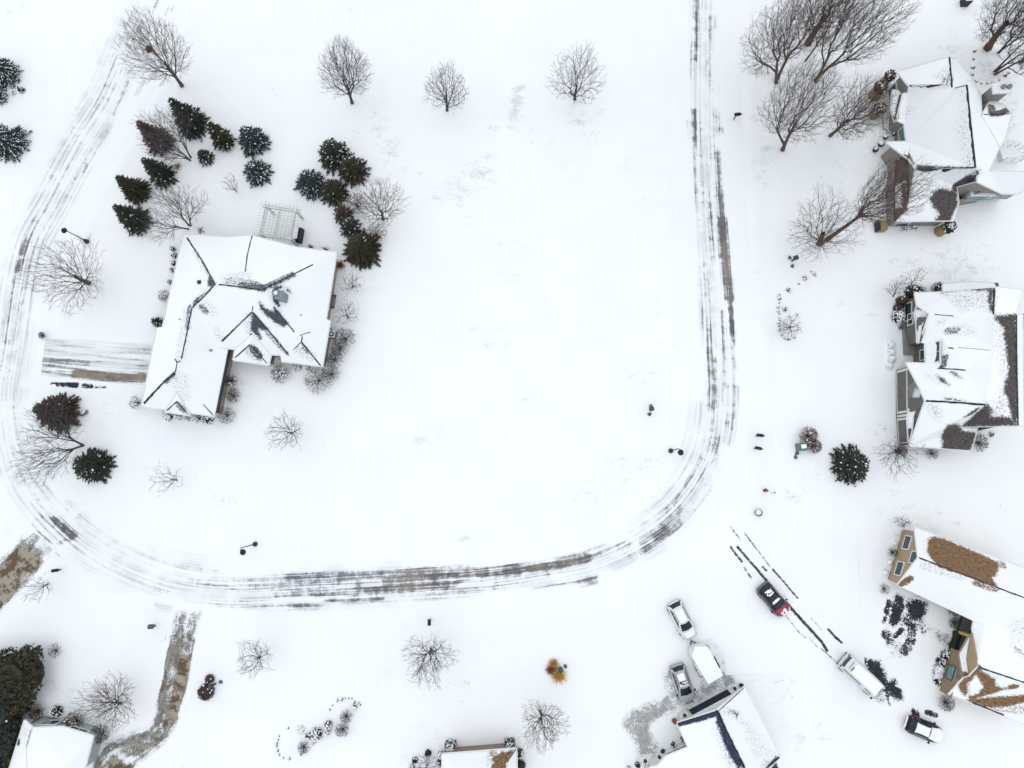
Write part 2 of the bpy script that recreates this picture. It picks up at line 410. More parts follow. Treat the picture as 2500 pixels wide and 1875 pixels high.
def conifer(label, c, rpx, h, mat='needles', snow=.3, dens=1., group='conifers', shape=.9, tilt=(0, 0)):
    SEED[0] += 1; rnd = random.Random(SEED[0]*3+1); B = P(c); R = rpx/(FPX/CAMZ)
    root = thing('conifer', label, 'tree', B, group)
    tr = MB(); tr.tube(B+Vector((0, 0, -.1)), B+Vector((0, 0, h*.93)), .03*h*.6+.04, .02, 7); tr.build('trunk', M['bark'], root)
    mb = MB(); sb = MB()
    # shaded inner mass, lumpy
    prof = []
    n0 = 11
    vs = []
    for j in range(9):
        t = j/8; r = R*.58*(1-t)**shape+.02
        for i in range(n0):
            a = 2*PI*i/n0; k = rnd.uniform(.75, 1.12); vs.append((B.x+r*k*math.cos(a), B.y+r*k*math.sin(a), .15+h*.92*t+rnd.uniform(-.1, .1)))
    mb.add(vs, [(j*n0+i, j*n0+(i+1) % n0, (j+1)*n0+(i+1) % n0, (j+1)*n0+i) for j in range(8) for i in range(n0)])
    W = max(8, int(h*2.6))
    for w in range(W):
        t = w/W; z = .25+h*.95*t; L = R*(1-t)**shape*rnd.uniform(.9, 1.06)+.08
        nb = max(6, int((6+7*L)*dens)); a0 = rnd.uniform(0, 6)
        for b in range(nb):
            a = a0+2*PI*(b+rnd.uniform(-.35, .35))/nb; l = L*rnd.uniform(.72, 1.12); dz = rnd.uniform(-.28, .08)-.06
            dv = Vector((math.cos(a), math.sin(a), 0)); sv = Vector((-dv.y, dv.x, 0)); m = max(3, int(l/.17)); laden = rnd.random() < .8
            for q in range(m):
                s = (q+.8)/m; p = B+Vector((0, 0, z+rnd.uniform(-.08, .08)))+dv*l*s+Vector((0, 0, dz*l*s*s+.12*math.sin(PI*s)*l*.4))
                wl = (.12+.26*math.sin(PI*(.20+.72*s)))*(.6+.2*min(l, 2.5))
                for sg in (-1, 1, 0):
                    d = (dv*rnd.uniform(.4, 1.1)+sv*sg*rnd.uniform(.5, 1.1)+Vector((0, 0, rnd.uniform(-.25, .40)))).normalized()*wl*(1 if sg else 1.2)
                    o = Vector((rnd.uniform(-.3, .3), rnd.uniform(-.3, .3), rnd.uniform(.6, 1))).cross(d).normalized()*wl*.30
                    mb.add([p, p+d*.45+o, p+d, p+d*.45-o], [(0, 1, 2, 3)])
                if snow and laden and rnd.random() < snow*.95*(1.25-t):
                    e = (dv+sv*rnd.uniform(-.7, .7)).normalized()*rnd.uniform(.09, .24); o = Vector((-e.y, e.x, 0))*rnd.uniform(.3, .6); c = p+Vector((rnd.uniform(-.1, .1), rnd.uniform(-.1, .1), .06+wl*.2))
                    sb.add([c-e, c-o*.8, c+e, c+o, c+Vector((0, 0, .06)), c-Vector((0, 0, .05))], [(0, 1, 4), (1, 2, 4), (2, 3, 4), (3, 0, 4), (1, 0, 5), (2, 1, 5), (3, 2, 5), (0, 3, 5)])
            e = B+Vector((0, 0, z))+dv*l+Vector((0, 0, dz*l)); d = (dv+Vector((0, 0, .15)))*.30
            mb.add([e-d*.8, e+sv*.06, e+d, e-sv*.06], [(0, 1, 2, 3)])
    mb.add([B+Vector((0, 0, h*1.03)), B+Vector((.09, 0, h*.9)), B+Vector((-.06, .08, h*.9)), B+Vector((-.06, -.08, h*.9))], [(0, 1, 2), (0, 2, 3), (0, 3, 1)])
    mb.build('crown', M[mat], root)
    if snow: sb.build('snow_cap', M['snow'], root, True)
    return root
def tuft(label, c, rpx, h, mat='straw', group=None, n=120, lean=(0, 0)):
    SEED[0] += 1; rnd = random.Random(SEED[0]); B = P(c); R = rpx/(FPX/CAMZ); mb = MB()
    for _ in range(n):
        a = rnd.uniform(0, 6.283); k = rnd.uniform(.2, 1.)
        e = Vector((math.cos(a)*R*k+lean[0], math.sin(a)*R*k+lean[1], h*rnd.uniform(.4, 1)*(1.1-k*.6)))
        s = Vector((rnd.gauss(0, R*.15), rnd.gauss(0, R*.15), -.05)); mb.tube(s, e, .022, .008, 3, False)
    root = mb.build('ornamental_grass', M[mat]); root.location = B
    return tag(root, label, 'grass', group)

def arbor(label, c, rpx, h, mat='needles_olive', snow=0., group=None):
    """round lobed arborvitae"""
    SEED[0] += 1; rnd = random.Random(SEED[0]*3+2); B = P(c); R = rpx/(FPX/CAMZ); root = thing('conifer', label, 'tree', B, group)
    tr = MB(); tr.tube(B+Vector((0, 0, -.1)), B+Vector((0, 0, h*.6)), .2, .08, 7); tr.build('trunk', M['bark'], root)
    mb = MB(); mb.lathe(B, [(R*.6, 0), (R*.68, h*.3), (R*.55, h*.6), (R*.15, h*.8)], 11)
    for i in range(10):
        a = i*2.4+rnd.uniform(-.3, .3); d = R*(.68 if i else 0)*rnd.uniform(.7, 1.25); z = h*(.55 if i == 0 else rnd.uniform(.18, .48)); r = R*rnd.uniform(.34, .5)
        q = Vector((B.x+d*math.cos(a), B.y+d*math.sin(a), z)); mb.lathe(q, [(r*.5, -.1), (r*.62, r*.3), (r*.3, r*.7)], 7); leafball(mb, q, r, r*1.2, int(330+120*r), .36, rnd)
    mb.build('crown', M[mat], root)
    if snow:
        sb = MB()
        for _ in range(int(120*snow)):
            d = Vector((rnd.gauss(0, 1), rnd.gauss(0, 1), abs(rnd.gauss(0, 1)))).normalized(); sb.rock((B.x+d.x*R*.9, B.y+d.y*R*.9, .3+d.z*h*.7), rnd.uniform(.08, .22), rnd, .5, 6, 3)
        sb.build('snow_cap', M['snow'], root, True)

# ------------------------------------------------------------------ ground and roads
def world_line(pts): return np.array([[*P(p)[:2]] for p in pts])
def d_line(X, Y, L):
    best = np.full(X.shape, 1e9)
    for i in range(len(L)-1):
        a, b = L[i], L[i+1]; ab = b-a; l2 = float(ab@ab)+1e-9
        t = np.clip(((X-a[0])*ab[0]+(Y-a[1])*ab[1])/l2, 0, 1)
        best = np.minimum(best, np.hypot(X-a[0]-t*ab[0], Y-a[1]-t*ab[1]))
    return best
def inside(X, Y, L):
    k = np.zeros(X.shape, bool); n = len(L)
    for i in range(n):
        x0, y0 = L[i]; x1, y1 = L[(i+1) % n]
        c = ((y0 > Y) != (y1 > Y)) & (X < (x1-x0)*(Y-y0)/((y1-y0) if y1 != y0 else 1e-9)+x0); k ^= c
    return k
def paint_bare(X, Y, strokes, conv):
    """strokes: ('l', pts, half width m, level[, softness]) or ('p', pts, level[, softness])"""
    out = np.zeros(X.shape)
    for s in strokes:
        L = conv(s[1])
        if len(L) < 2: continue
        if s[0] == 'l':
            hw, lev = s[2], s[3]; soft = s[4] if len(s) > 4 else max(.3, hw*1.1)
            d = d_line(X, Y, L); v = lev*np.clip((hw+soft-d)/soft, 0, 1)
        else:
            lev = s[2]; soft = (s[3] if len(s) > 3 else .5)*1.7
            C = np.vstack([L, L[:1]]); d = d_line(X, Y, C); d = np.where(inside(X, Y, L), d, -d)
            v = lev*np.clip(.64+d/soft, 0, 1)
        out = np.maximum(out, v)
    return out
def spline(L, step):
    """Catmull-Rom resampling of a 2-d line"""
    pts = [2*L[0]-L[1]]+list(L)+[2*L[-1]-L[-2]]; out = []
    for i in range(1, len(pts)-2):
        p0, p1, p2, p3 = pts[i-1:i+3]; n = max(2, int(np.linalg.norm(p2-p1)/step))
        for k in range(n):
            t = k/n; out.append(.5*((2*p1)+(-p0+p2)*t+(2*p0-5*p1+4*p2-p3)*t*t+(-p0+3*p1-3*p2+p3)*t**3))
    out.append(pts[-2]); return np.array(out)
def grid_obj(name, X, Y, Z, bare, mat, uv=None, kind='structure'):
    nu, nv = X.shape
    me = bpy.data.meshes.new(name)
    me.from_pydata(np.stack([X, Y, Z], -1).reshape(-1, 3).tolist(), [], [(i*nv+j, (i+1)*nv+j, (i+1)*nv+j+1, i*nv+j+1) for i in range(nu-1) for j in range(nv-1)])
    # faces look up
    if me.polygons[0].normal.z < 0: me.flip_normals()
    a = me.attributes.new('bare', 'FLOAT', 'POINT'); a.data.foreach_set('value', bare.reshape(-1).astype(np.float32))
    if uv is not None:
        ul = me.uv_layers.new(name='UVMap'); vi = np.zeros(len(me.loops), int); me.loops.foreach_get('vertex_index', vi)
        ul.data.foreach_set('uv', uv.reshape(-1, 2)[vi].astype(np.float32).reshape(-1))
    me.materials.append(mat); me.polygons.foreach_set('use_smooth', [True]*len(me.polygons))
    o = bpy.data.objects.new(name, me); COL.objects.link(o)
    return tag(o, kind=kind)
def strip(name, path, width, mat, strokes, z=.006, step=.45, across=.22):
    """a road laid along a centre line; width a number or one per path point"""
    L0 = world_line(path); L = spline(L0, step)
    t = np.gradient(L, axis=0); t /= np.linalg.norm(t, axis=1)[:, None]+1e-9; nrm = np.stack([-t[:, 1], t[:, 0]], 1)
    s = np.concatenate([[0], np.cumsum(np.linalg.norm(np.diff(L, axis=0), axis=1))])
    if np.isscalar(width): w = np.full(len(L), float(width))
    else:
        ctrl = [float(np.argmin(np.linalg.norm(L-p, axis=1))) for p in L0]; w = np.interp(np.arange(len(L)), ctrl, width)
    nv = max(5, int(np.max(w)/across)); v = np.linspace(-.5, .5, nv)
    X = L[:, 0:1]+nrm[:, 0:1]*w[:, None]*v; Y = L[:, 1:2]+nrm[:, 1:2]*w[:, None]*v
    b = paint_bare(X, Y, strokes, world_line)
    edge = np.clip((.5-np.abs(v))*nv/3, 0, 1)[None, :]; b = b*np.clip(edge*1.0, 0, 1)
    Zs = np.full(X.shape, z); Zs[:, 0] = Zs[:, -1] = -.017; Zs[0] = Zs[-1] = -.017
    return grid_obj(name, X, Y, Zs, b, mat, np.stack([np.broadcast_to(s[:, None], X.shape), w[:, None]*v], -1))
def sheet(name, corners, mat, strokes, z=.006, step=.3):
    c = world_line(corners); x0, y0 = c.min(0); x1, y1 = c.max(0)
    gx = np.arange(x0, x1+step, step); gy = np.arange(y0, y1+step, step)
    X, Y = np.meshgrid(gx, gy, indexing='ij'); b = paint_bare(X, Y, strokes, world_line)
    b[0, :] = b[-1, :] = 0; b[:, 0] = b[:, -1] = 0
    Zs = np.full(X.shape, z); Zs[:, 0] = Zs[:, -1] = -.017; Zs[0] = Zs[-1] = -.017
    return grid_obj(name, X, Y, Zs, b, mat, np.stack([X, Y], -1))

ROAD = [D(1527,-60), D(1528,0), D(1527,200), D(1533,400), D(1546,600), D(1553,750), D(1556,850), D(1547,950), D(1517,1030), D(1455,1110), D(1370,1170),
        D(1276,1212), D(1174,1231), D(1061,1248), D(932,1258), D(774,1267), D(620,1274), D(486,1277), D(370,1262), D(262,1222), D(165,1163), D(92,1092), D(40,1010),
        D(14,880), D(30,749), D(64,544), D(115,441), D(179,320), D(243,218), D(300,80), D(340,-10), D(365,-70)]
CUL = [D(1500,1080), D(1580,1150), D(1640,1215), D(1700,1280), D(1830,1420), D(1930,1525), D(1990,1580)]
rs = []
def RL(tf, pts, hw, lev, soft=None): rs.append(('l', [tf(*p) for p in pts], hw, lev)+((soft,) if soft else ()))
# right hand run of the street
for tf, pts, hw, lev in [
    (t20, [(1590,-20),(1590,280),(1572,480)], .42, .74), (t20, [(1552,380),(1558,640)], .2, .62), (t20, [(1606,150),(1612,560)], .15, .5),
    (t20, [(1572,930),(1584,1220)], .24, .82), (t20, [(1585,1270),(1598,1700)], .35, .58), (t20, [(1616,880),(1640,1400),(1650,1700)], .15, .48),
    (t20, [(1710,130),(1710,390)], .22, .74), (t20, [(1690,450),(1708,760)], .25, .66), (t20, [(1745,150),(1760,230)], .2, .5),(t20, [(1735,660),(1760,780)], .3, .5),
    (t20, [(1745,960),(1785,1110)], .35, .66), (t20, [(1718,960),(1728,1370)], .18, .66), (t20, [(1730,1370),(1752,1700)], .15, .5), (t20, [(1772,1280),(1798,1700)], .2, .74),
    (t20, [(1530,1030),(1545,1160)], .2, .5), (t20, [(1680,-10),(1690,450)], .5, .36), (t20, [(1620,-10),(1660,1700)], .9, .30),
    (t21, [(1790,-20),(1815,260)], .3, .78), (t21, [(1812,230),(1830,500),(1850,760)], .42, 1.), (t21, [(1850,700),(1868,900)], .42, 1.), (t21, [(1868,900),(1895,1200)], .22, 1.), (t21, [(1895,1180),(1910,1290)], .08, .8),
    (t21, [(1750,40),(1785,420),(1800,560)], .16, .66), (t21, [(1705,100),(1722,590)], .25, .66), (t21, [(1645,0),(1655,600)], .25, .5), (t21, [(1600,0),(1612,300)], .2, .55),
    (t21, [(1650,600),(1665,800),(1650,1130)], .25, .62), (t21, [(1690,640),(1705,760),(1720,1000)], .45, .46), (t21, [(1690,1060),(1702,1450),(1725,1700)], .3, .72),
    (t21, [(1742,1400),(1740,1640)], .16, .66), (t21, [(1808,1000),(1822,1300),(1830,1700)], .25, .62), (t21, [(1848,1150),(1885,1380),(1905,1480)], .3, .64), (t21, [(1755,900),(1760,1300)], .25, .42), (t21, [(1625,300),(1635,900),(1650,1300)], .3, .42),
    (t22, [(1720,-20),(1722,180)], .45, .74), (t22, [(1722,180),(1715,420)], .25, .56), (t22, [(1850,-20),(1858,330)], .55, .58), (t22, [(1922,60),(1900,400),(1870,520)], .25, .60), (t22, [(1682,80),(1640,440)], .3, .46),
    (t22, [(1840,360),(1835,480)], .55, .55), (t22, [(1690,500),(1640,620)], .6, .58), (t22, [(1778,480),(1752,610)], .22, .84), (t22, [(1750,620),(1740,690)], .3, .56), (t22, [(1650,640),(1630,800)], .4, .58),
    (t22, [(1560,760),(1490,900),(1330,1100)], .32, .62), (t22, [(1695,800),(1680,880)], .35, .55), (t22, [(1600,850),(1450,1050),(1300,1180)], .9, .47), (t22, [(1440,1100),(1290,1180)], .5, .62), (t22, [(1590,660),(1570,720)], .25, .6),
    (t22, [(1420,1200),(1270,1300),(1160,1400)], .7, .64), (t22, [(1330,1260),(1260,1310)], .45, .85), (t22, [(1220,1270),(1140,1310)], .25, .55), (t22, [(1200,1400),(1000,1475)], .4, .56), (t22, [(1010,1380),(850,1435),(740,1470)], .4, .62),
    (t22, [(665,1495),(520,1520),(400,1550)], .45, .95), (t22, [(400,1550),(150,1582),(0,1580)], .38, .98), (t22, [(800,1480),(500,1590),(0,1650)], .9, .40), (t22, [(1000,1480),(850,1530)], .5, .45),(t22, [(1280,1340),(1150,1420),(900,1500)],.9,.36),
    # bottom run
    (t13, [(2230,-5),(1760,10),(1300,15)], .5, .92), (t13, [(1300,20),(900,45),(640,60),(300,60)], .55, .70), (t13, [(1770,50),(1100,90)], .42, .88), (t13, [(1100,95),(500,120),(-20,115)], .5, .56),
    (t13, [(1700,105),(1250,140),(950,160)], .32, .9), (t13, [(950,160),(680,185),(400,180),(190,190)], .35, .64), (t13, [(1640,200),(1250,190),(890,210)], .25, .62), (t13, [(880,210),(540,215)], .28, .78),
    (t13, [(1100,230),(850,240),(610,246)], .13, .92), (t13, [(520,295),(50,272)], .3, .52), (t13, [(2230,30),(1820,70)], .7, .60), (t13, [(2150,110),(1750,170),(1400,210)], .4, .56), (t13, [(550,295),(340,300)], .12, .7), (t13, [(884,40),(888,110),(878,235)], .12, .8),
    (t13, [(1200,120),(200,150)], 1.7, .37), (t23, [(-10,40),(300,20)], .6, .55), (t23, [(0,100),(250,80),(400,70)], .4, .54), (t23, [(590,95),(730,65)], .28, .84), (t23, [(230,130),(560,95)], .1, .56), (t23, [(620,110),(740,95)], .25, .5),
    (t03, [(2230,100),(1750,80)], .4, .54), (t03, [(1590,75),(1700,100),(1970,135)], .17, .80), (t03, [(2230,200),(1700,170),(1300,120)], .6, .42), (t03, [(2230,285),(1800,270)], .35, .52), (t03, [(1700,235),(1350,160),(1000,20)], .45, .40), (t03, [(1340,290),(1600,350)], .35, .42),
    # left run, mostly re-covered
    (t02, [(620,1390),(720,1500)], .13, .6), (t02, [(800,1550),(1000,1659)], .4, .42), (t02, [(310,1270),(510,1500)], .1, .66), (t02, [(580,1050),(700,1200)], .5, .46),
    (t02, [(75,545),(110,680),(160,780)], .2, .66), (t02, [(160,780),(250,920),(340,1040)], .35, .56), (t02, [(370,880),(460,1020)], .35, .44), (t02, [(330,1120),(420,1320),(520,1370)], .35, .5), (t02, [(300,1000),(400,1120)], .25, .4),
    (t01, [(440,-10),(375,160)], .3, .60), (t01, [(300,210),(235,420)], .35, .54), (t01, [(220,430),(185,510)], .32, .98), (t01, [(180,570),(145,670)], .28, .90), (t01, [(140,680),(60,950),(0,1200)], .3, .56), (t01, [(310,510),(230,680),(180,900)], .35, .46),
    (t01, [(170,1060),(160,1480)], .5, .44), (t01, [(520,100),(420,280)], .25, .46), (t01, [(90,1300),(95,1650)], .6, .36),
    (t00, [(995,470),(880,750),(760,1010)], .13, .64), (t00, [(1120,600),(1050,760),(960,960)], .13, .66), (t00, [(980,620),(900,860)], .35, .47), (t00, [(650,1180),(540,1420)], .5, .44), (t00, [(900,1080),(700,1450)], .6, .42), (t00, [(735,1385),(700,1460)], .13, .84),
    (t00, [(480,1540),(430,1659)], .3, .62), (t00, [(1320,0),(1300,60)], .25, .60), (t00, [(1450,60),(1400,110)], .25, .5), (t00, [(840,480),(700,820),(560,1100)], .13, .42), (t00, [(1215,680),(1150,800)], .2, .42), (t00, [(600,1500),(560,1650)], .3, .46), (t00,[(1150,10),(1100,120)],.8,.33),(t00, [(1080,300),(900,700),(500,1600)], 1.9, .40),
    (t02, [(50,200),(90,700),(400,1150)], 1.2, .40), (t01,[(420,100),(250,450),(120,900),(80,1650)],1.6,.44),(t02,[(600,1250),(1000,1560),(1700,1640)],1.8,.33),(t22,[(1700,300),(1550,900),(1200,1300)],1.6,.34)]:
    RL(tf, pts, hw, lev)
rs.append(('p', [t02(*p) for p in [(400,1150),(480,1130),(560,1190),(680,1305),(605,1375),(540,1310),(440,1220)]], .95, .5))
rs.append(('l', [t02(505,1365), t02(550,1345)], .2, .7))
road = strip('road', ROAD, 8.6, M['road'], rs)
# the cul-de-sac with the tyre tracks of the cars parked in it
cs = [('l', [tf(*p) for p in pts], hw*.62, lev, .11) for tf, pts, hw, lev in [
    (t22, [(1880,1400),(1920,1460),(1975,1525)], .16, .84), (t22, [(1935,1400),(2040,1520),(2160,1659)], .17, .86), (t22, [(1880,1235),(1965,1345)], .09, .66), (t22, [(1995,1285),(2100,1420),(2212,1570)], .09, .72), (t22, [(2150,1570),(2180,1600)], .14, .8), (t22, [(1990,1570),(2050,1659)], .2, .62),
    (t33, [(-10,20),(70,120)], .18, .92), (t33, [(90,-20),(160,60),(300,225)], .13, .82), (t33, [(205,265),(300,370),(400,480),(500,590),(548,665)], .19, 1.0), (t33, [(180,350),(310,510),(370,560)], .07, .68), (t33, [(400,560),(470,640)], .07, .66), (t33, [(500,650),(620,760)], .1, .64),
    (t33, [(415,395),(500,490)], .07, .64), (t33, [(560,490),(610,545),(670,600)], .17, .94), (t33, [(240,300),(420,560)], .5, .30), (t33, [(0,60),(200,260)], .9, .34), (t22, [(1920,1300),(2160,1600)], .9, .26)]]
sheet('track_snow', [D(1565,1110), D(1850,1110), D(1565,1460), D(1850,1460)], M['track'], cs, .046, .11)
# driveways
g1 = lambda a: [t01(*p) for p in a]
strip('driveway', [t01(335,1385), t01(650,1405), t01(1000,1432), t01(1330,1450)], 5.2, M['gravel'], [
    ('p', g1([(335,1200),(1300,1262),(1240,1600),(335,1580)]), .46, .5), ('l', g1([(480,1250),(700,1240),(860,1250)]), .3, .58), ('l', g1([(340,1440),(560,1430),(740,1445)]), .35, .72), ('l', g1([(380,1495),(620,1510),(1240,1575)]), .38, .66),
    ('l', g1([(640,1535),(1000,1575),(1240,1600)]), .42, 1.25), ('l', g1([(1190,1580),(1190,1659)]), .55, 1.3), ('l', g1([(1000,1240),(1300,1290)]), .2, .62), ('l', g1([(640,1350),(1250,1400)]), .3, .30), ('l', g1([(350,1215),(345,1500)]), .2, .6)], .012)
sheet('driveway', [t01(420,1597), t01(900,1597), t01(420,1659), t01(900,1659)], M['asphalt'], [('l', g1([(450,1605),(540,1612)]), .28, .9), ('l', g1([(565,1612),(640,1622)]), .28, .9), ('l', g1([(710,1632),(770,1640)]), .18, .9), ('l', g1([(800,1645),(890,1650)]), .06, .7)], .018, .15)
g3 = lambda a: [t03(*p) for p in a]
strip('driveway', g3([(1600,280),(1555,480),(1525,650),(1490,850),(1430,1080),(1360,1270),(1180,1430),(1000,1540),(900,1640),(860,1760)]), [3.9,3.7,3.4,3.4,3.5,4.0,5.4,6.2,6.4,6.4], M['brown'], [
    ('p', g3([(1450,480),(1660,480),(1610,700),(1600,900),(1530,1120),(1480,1330),(1280,1330),(1360,1000),(1410,700)]), .72, .5), ('p', g3([(1470,350),(1690,350),(1660,500),(1450,500)]), .60, .6), ('p', g3([(1510,700),(1620,690),(1600,850),(1530,1120),(1470,1330),(1360,1330),(1440,1050),(1480,850)]), 1.0, .5),
    ('p', g3([(1240,1330),(1480,1330),(1400,1430),(1200,1590),(840,1520),(960,1420)]), .76, .6), ('p', g3([(880,1530),(940,1540),(1060,1610),(1140,1630),(1130,1700),(950,1700)]), 1., .4), ('p', g3([(800,1560),(900,1470),(1100,1640),(1000,1720),(780,1720)]), .78, .6), ('l', g3([(1420,660),(1390,900),(1350,1090)]), .12, .85), ('l', g3([(1640,560),(1620,690)]), .12, .85)], .022)
g2 = lambda a: [t02(*p) for p in a]
strip('driveway', [t02(360,1310), t02(250,1440), t02(60,1650), t02(-150,1880)], 5.0, M['brown'], [
    ('p', g2([(190,1330),(330,1420),(400,1560),(330,1659),(0,1990),(-400,1990),(-40,1590)]), .95, .6), ('p', g2([(300,1270),(520,1500),(380,1560),(200,1320)]), .47, .5)], .026)
gh = lambda a: [t23(*p) for p in a]
sheet('driveway', gh([(950,560),(1980,560),(950,1690),(1980,1690)]), M['concrete'], [
    ('p', gh([(975,1290),(1020,1205),(1340,1050),(1420,1110),(1400,1165),(1180,1270),(1180,1340),(1265,1490),(1250,1560),(1110,1560),(1060,1400)]), .80, .6),
    ('p', gh([(1320,850),(1370,800),(1540,1000),(1600,980),(1680,940),(1810,890),(1830,800),(1700,580),(1760,640),(1920,940),(1870,1000),(1500,1160),(1400,1150),(1350,1050)]), .60, .7),
    ('p', gh([(1040,1290),(1080,1230),(1330,1110),(1380,1160),(1200,1270),(1190,1340),(1240,1480),(1130,1500)]), 1., .4), ('p', gh([(1800,860),(1850,840),(1915,935),(1830,985)]), 1., .4), ('p', gh([(1580,1000),(1640,930),(1720,960),(1820,900),(1830,980),(1530,1130),(1420,1120)]), .66, .6), ('p', gh([(1110,1530),(1260,1500),(1280,1600),(1140,1640)]), .5, .3)], .030, .25)
ga = lambda a: [t33(*p) for p in a]
sheet('driveway', ga([(780,150),(1640,150),(780,1240),(1640,1240)]), M['asphalt'], [
    ('p', ga([(1130,205),(1190,215),(1197,330),(1150,440),(1110,465),(1070,430),(1100,290)]), 1., .5), ('p', ga([(1220,255),(1300,235),(1390,265),(1380,340),(1350,400),(1310,430),(1245,410),(1225,330)]), .96, .6),
    ('l', ga([(1072,260),(1050,350)]), .2, .9), ('l', ga([(1040,385),(1030,420)]), .12, .8), ('p', ga([(1035,510),(1090,520),(1105,610),(1065,635)]), .85, .5), ('l', ga([(1125,540),(1180,495)]), .2, .85), ('l', ga([(1270,500),(1250,590),(1200,670)]), .4, .72), ('l', ga([(1215,420),(1270,465)]), .3, .78), ('l', ga([(1022,520),(1025,545)]), .12, .9),
    ('l', ga([(1320,440),(1360,480)]), .5, .58), ('p', ga([(1040,480),(1300,480),(1240,740),(1090,720)]), .38, .8), ('p', ga([(1060,230),(1390,230),(1370,470),(1050,470)]), .40, .8),
    ('l', ga([(815,750),(860,755)]), .28, .85), ('p', ga([(870,745),(990,765),(1035,850),(1040,925),(1070,925),(1130,905),(1135,960),(1170,1010),(1183,1078),(1130,1072),(1010,995),(960,920),(890,830)]), 1., .5), ('l', ga([(940,1020),(1000,1070)]), .4, .5), ('l', ga([(1050,1030),(1075,1120)]), .06, .7), ('l', ga([(1275,1182),(1308,1205)]), .16, .9), ('l', ga([(1392,1190),(1420,1195),(1465,1218)]), .16, .95)], .034, .18)
sheet('path', ga([(1385,440),(1640,440),(1385,680),(1640,680)]), M['brown'], [('p', ga([(1390,460),(1500,520),(1590,560),(1620,640),(1560,640),(1480,560),(1390,495)]), .66, .6)], .040, .2)
sheet('path', ga([(1255,160),(1430,160),(1255,228),(1430,228)]), M['brown'], [('p', ga([(1260,175),(1320,190),(1420,215),(1400,226),(1290,212)]), .7, .4)], .052, .2)

# the snow field: one sheet to the horizon
def axis(a, b, step, far):
    c = list(np.arange(a, b+step, step)); o = []
    s = step; x = b
    while x < far: s *= 1.5; x += s; o.append(x)
    l = []; s = step; x = a
    while x > -far: s *= 1.5; x -= s; l.append(x)
    return np.array(l[::-1]+c+o)
gx, gy = axis(-80, 82, .6, 900), axis(-48, 84, .6, 900)
X, Y = np.meshgrid(gx, gy, indexing='ij')
thin = []
def blob(p, r, lev): thin.append((P(p), r, lev))
for p, r, lev in [(D(820,265),2.4,.50),(D(845,320),2.2,.46),(D(810,245),1.5,.45),(D(1117,215),1.2,.80),(D(1112,245),1.1,.78),(D(1105,265),1.0,.6),(D(1125,195),1.0,.6),(D(1030,375),2.6,.56),(D(985,405),2.6,.50),(D(1050,345),1.8,.46),(D(945,430),1.6,.46),
    (D(1255,260),2.0,.52),(D(1275,285),1.8,.46),(D(1060,260),1.8,.45),(D(605,205),1.8,.42),(D(1390,1010),3,.40),(D(1340,1020),2.6,.38),(D(1160,985),2.,.36),(D(1000,1165),.9,.5),(D(985,1172),.9,.45),(D(1220,700),2.4,.33),(D(1475,800),1.,.40),
    (D(1960,1120),3,.48),(D(1985,1130),3,.46),(D(2030,1110),2,.4),(D(2060,1130),2,.4),(D(1930,1060),1.6,.44),(D(1740,1045),1.2,.5),(D(1710,1075),1.4,.5),(D(1748,1122),.6,.7),(D(1690,1120),1.6,.44),(D(1760,1035),1.4,.45),(D(1650,1440),3,.48),(D(1690,1480),2.6,.45),(D(1625,1390),1.6,.42),(D(1720,1600),1.5,.45),(D(1700,1560),1.2,.42),(D(1610,1580),1.2,.4),
    (D(2060,575),4,.50),(D(2120,580),3,.46),(D(1960,580),3,.44),(D(2000,560),2,.4),(D(2100,470),3,.36),(D(1820,465),2.,.40),(D(2150,240),4,.55),(D(2180,300),3,.5),(D(2130,215),2,.5),(D(2060,110),3,.42),(D(2150,140),3,.56),(D(2180,120),2.5,.58),(D(2200,30),5,.70),(D(2150,10),3,.6),(D(1650,330),2.2,.5),(D(1640,380),2,.45),(D(1660,250),3,.42),(D(1700,200),3,.42),(D(1620,800),1,.35),
    (D(340,30),1.6,.5),(D(300,20),1.6,.42),(D(40,25),2.4,.36),(D(130,35),2.4,.34),(D(260,70),1.2,.42),(D(700,560),3,.36),(D(720,700),3,.36),(D(520,820),2,.36),(D(150,1490),1.6,.44),(D(105,1475),1.2,.4),(D(300,1020),1.5,.42),(D(295,1005),1.,.42),(D(900,1580),2,.3),(D(960,1600),2,.32),(D(1120,1600),2,.42),(D(560,500),2.5,.32),(D(1360,1290),1.6,.40),(D(1330,1260),1.2,.4),(D(1460,1390),1.,.36),(D(1800,660),1.4,.3),(D(1640,560),1.2,.36),(D(1635,590),1.2,.36)]: blob(p, r, lev)
_r = random.Random(8)
for _ in range(150): thin.append((Vector((_r.uniform(-62, 62), _r.uniform(-35, 74), 0)), _r.uniform(.8, 3.2), _r.uniform(.24, .40)))
b = np.zeros(X.shape)
for c, r, lev in thin:
    d2 = ((X-c.x)**2+(Y-c.y)**2)/(r*r); b = np.maximum(b, lev*np.exp(-d2*.7))
RW = spline(world_line(ROAD), 2.); CW = spline(world_line(CUL), 2.)
near = (np.abs(X) < 90) & (Y < 90) & (Y > -55)
dr = np.full(X.shape, 99.); dr[near] = d_line(X[near], Y[near], RW)
dc = np.full(X.shape, 99.); dc[near] = d_line(X[near], Y[near], CW)
flat = np.clip((dr-4.3)/1.2, 0, 1)*np.clip((dc-4.5)/1.5, 0, 1)
Z = np.zeros(X.shape)
for i in range(X.shape[0]):
    for j in range(X.shape[1]):
        if near[i, j]:
            q = Vector((X[i, j]*.09, Y[i, j]*.09, 0)); Z[i, j] = .10*noise.noise(q)+.05*noise.noise(q*3.1)+.02*noise.noise(q*9)
bank = .10*np.exp(-((dr-5.3)/.55)**2)*(1+.6*np.sin(X*.7+Y*.45))
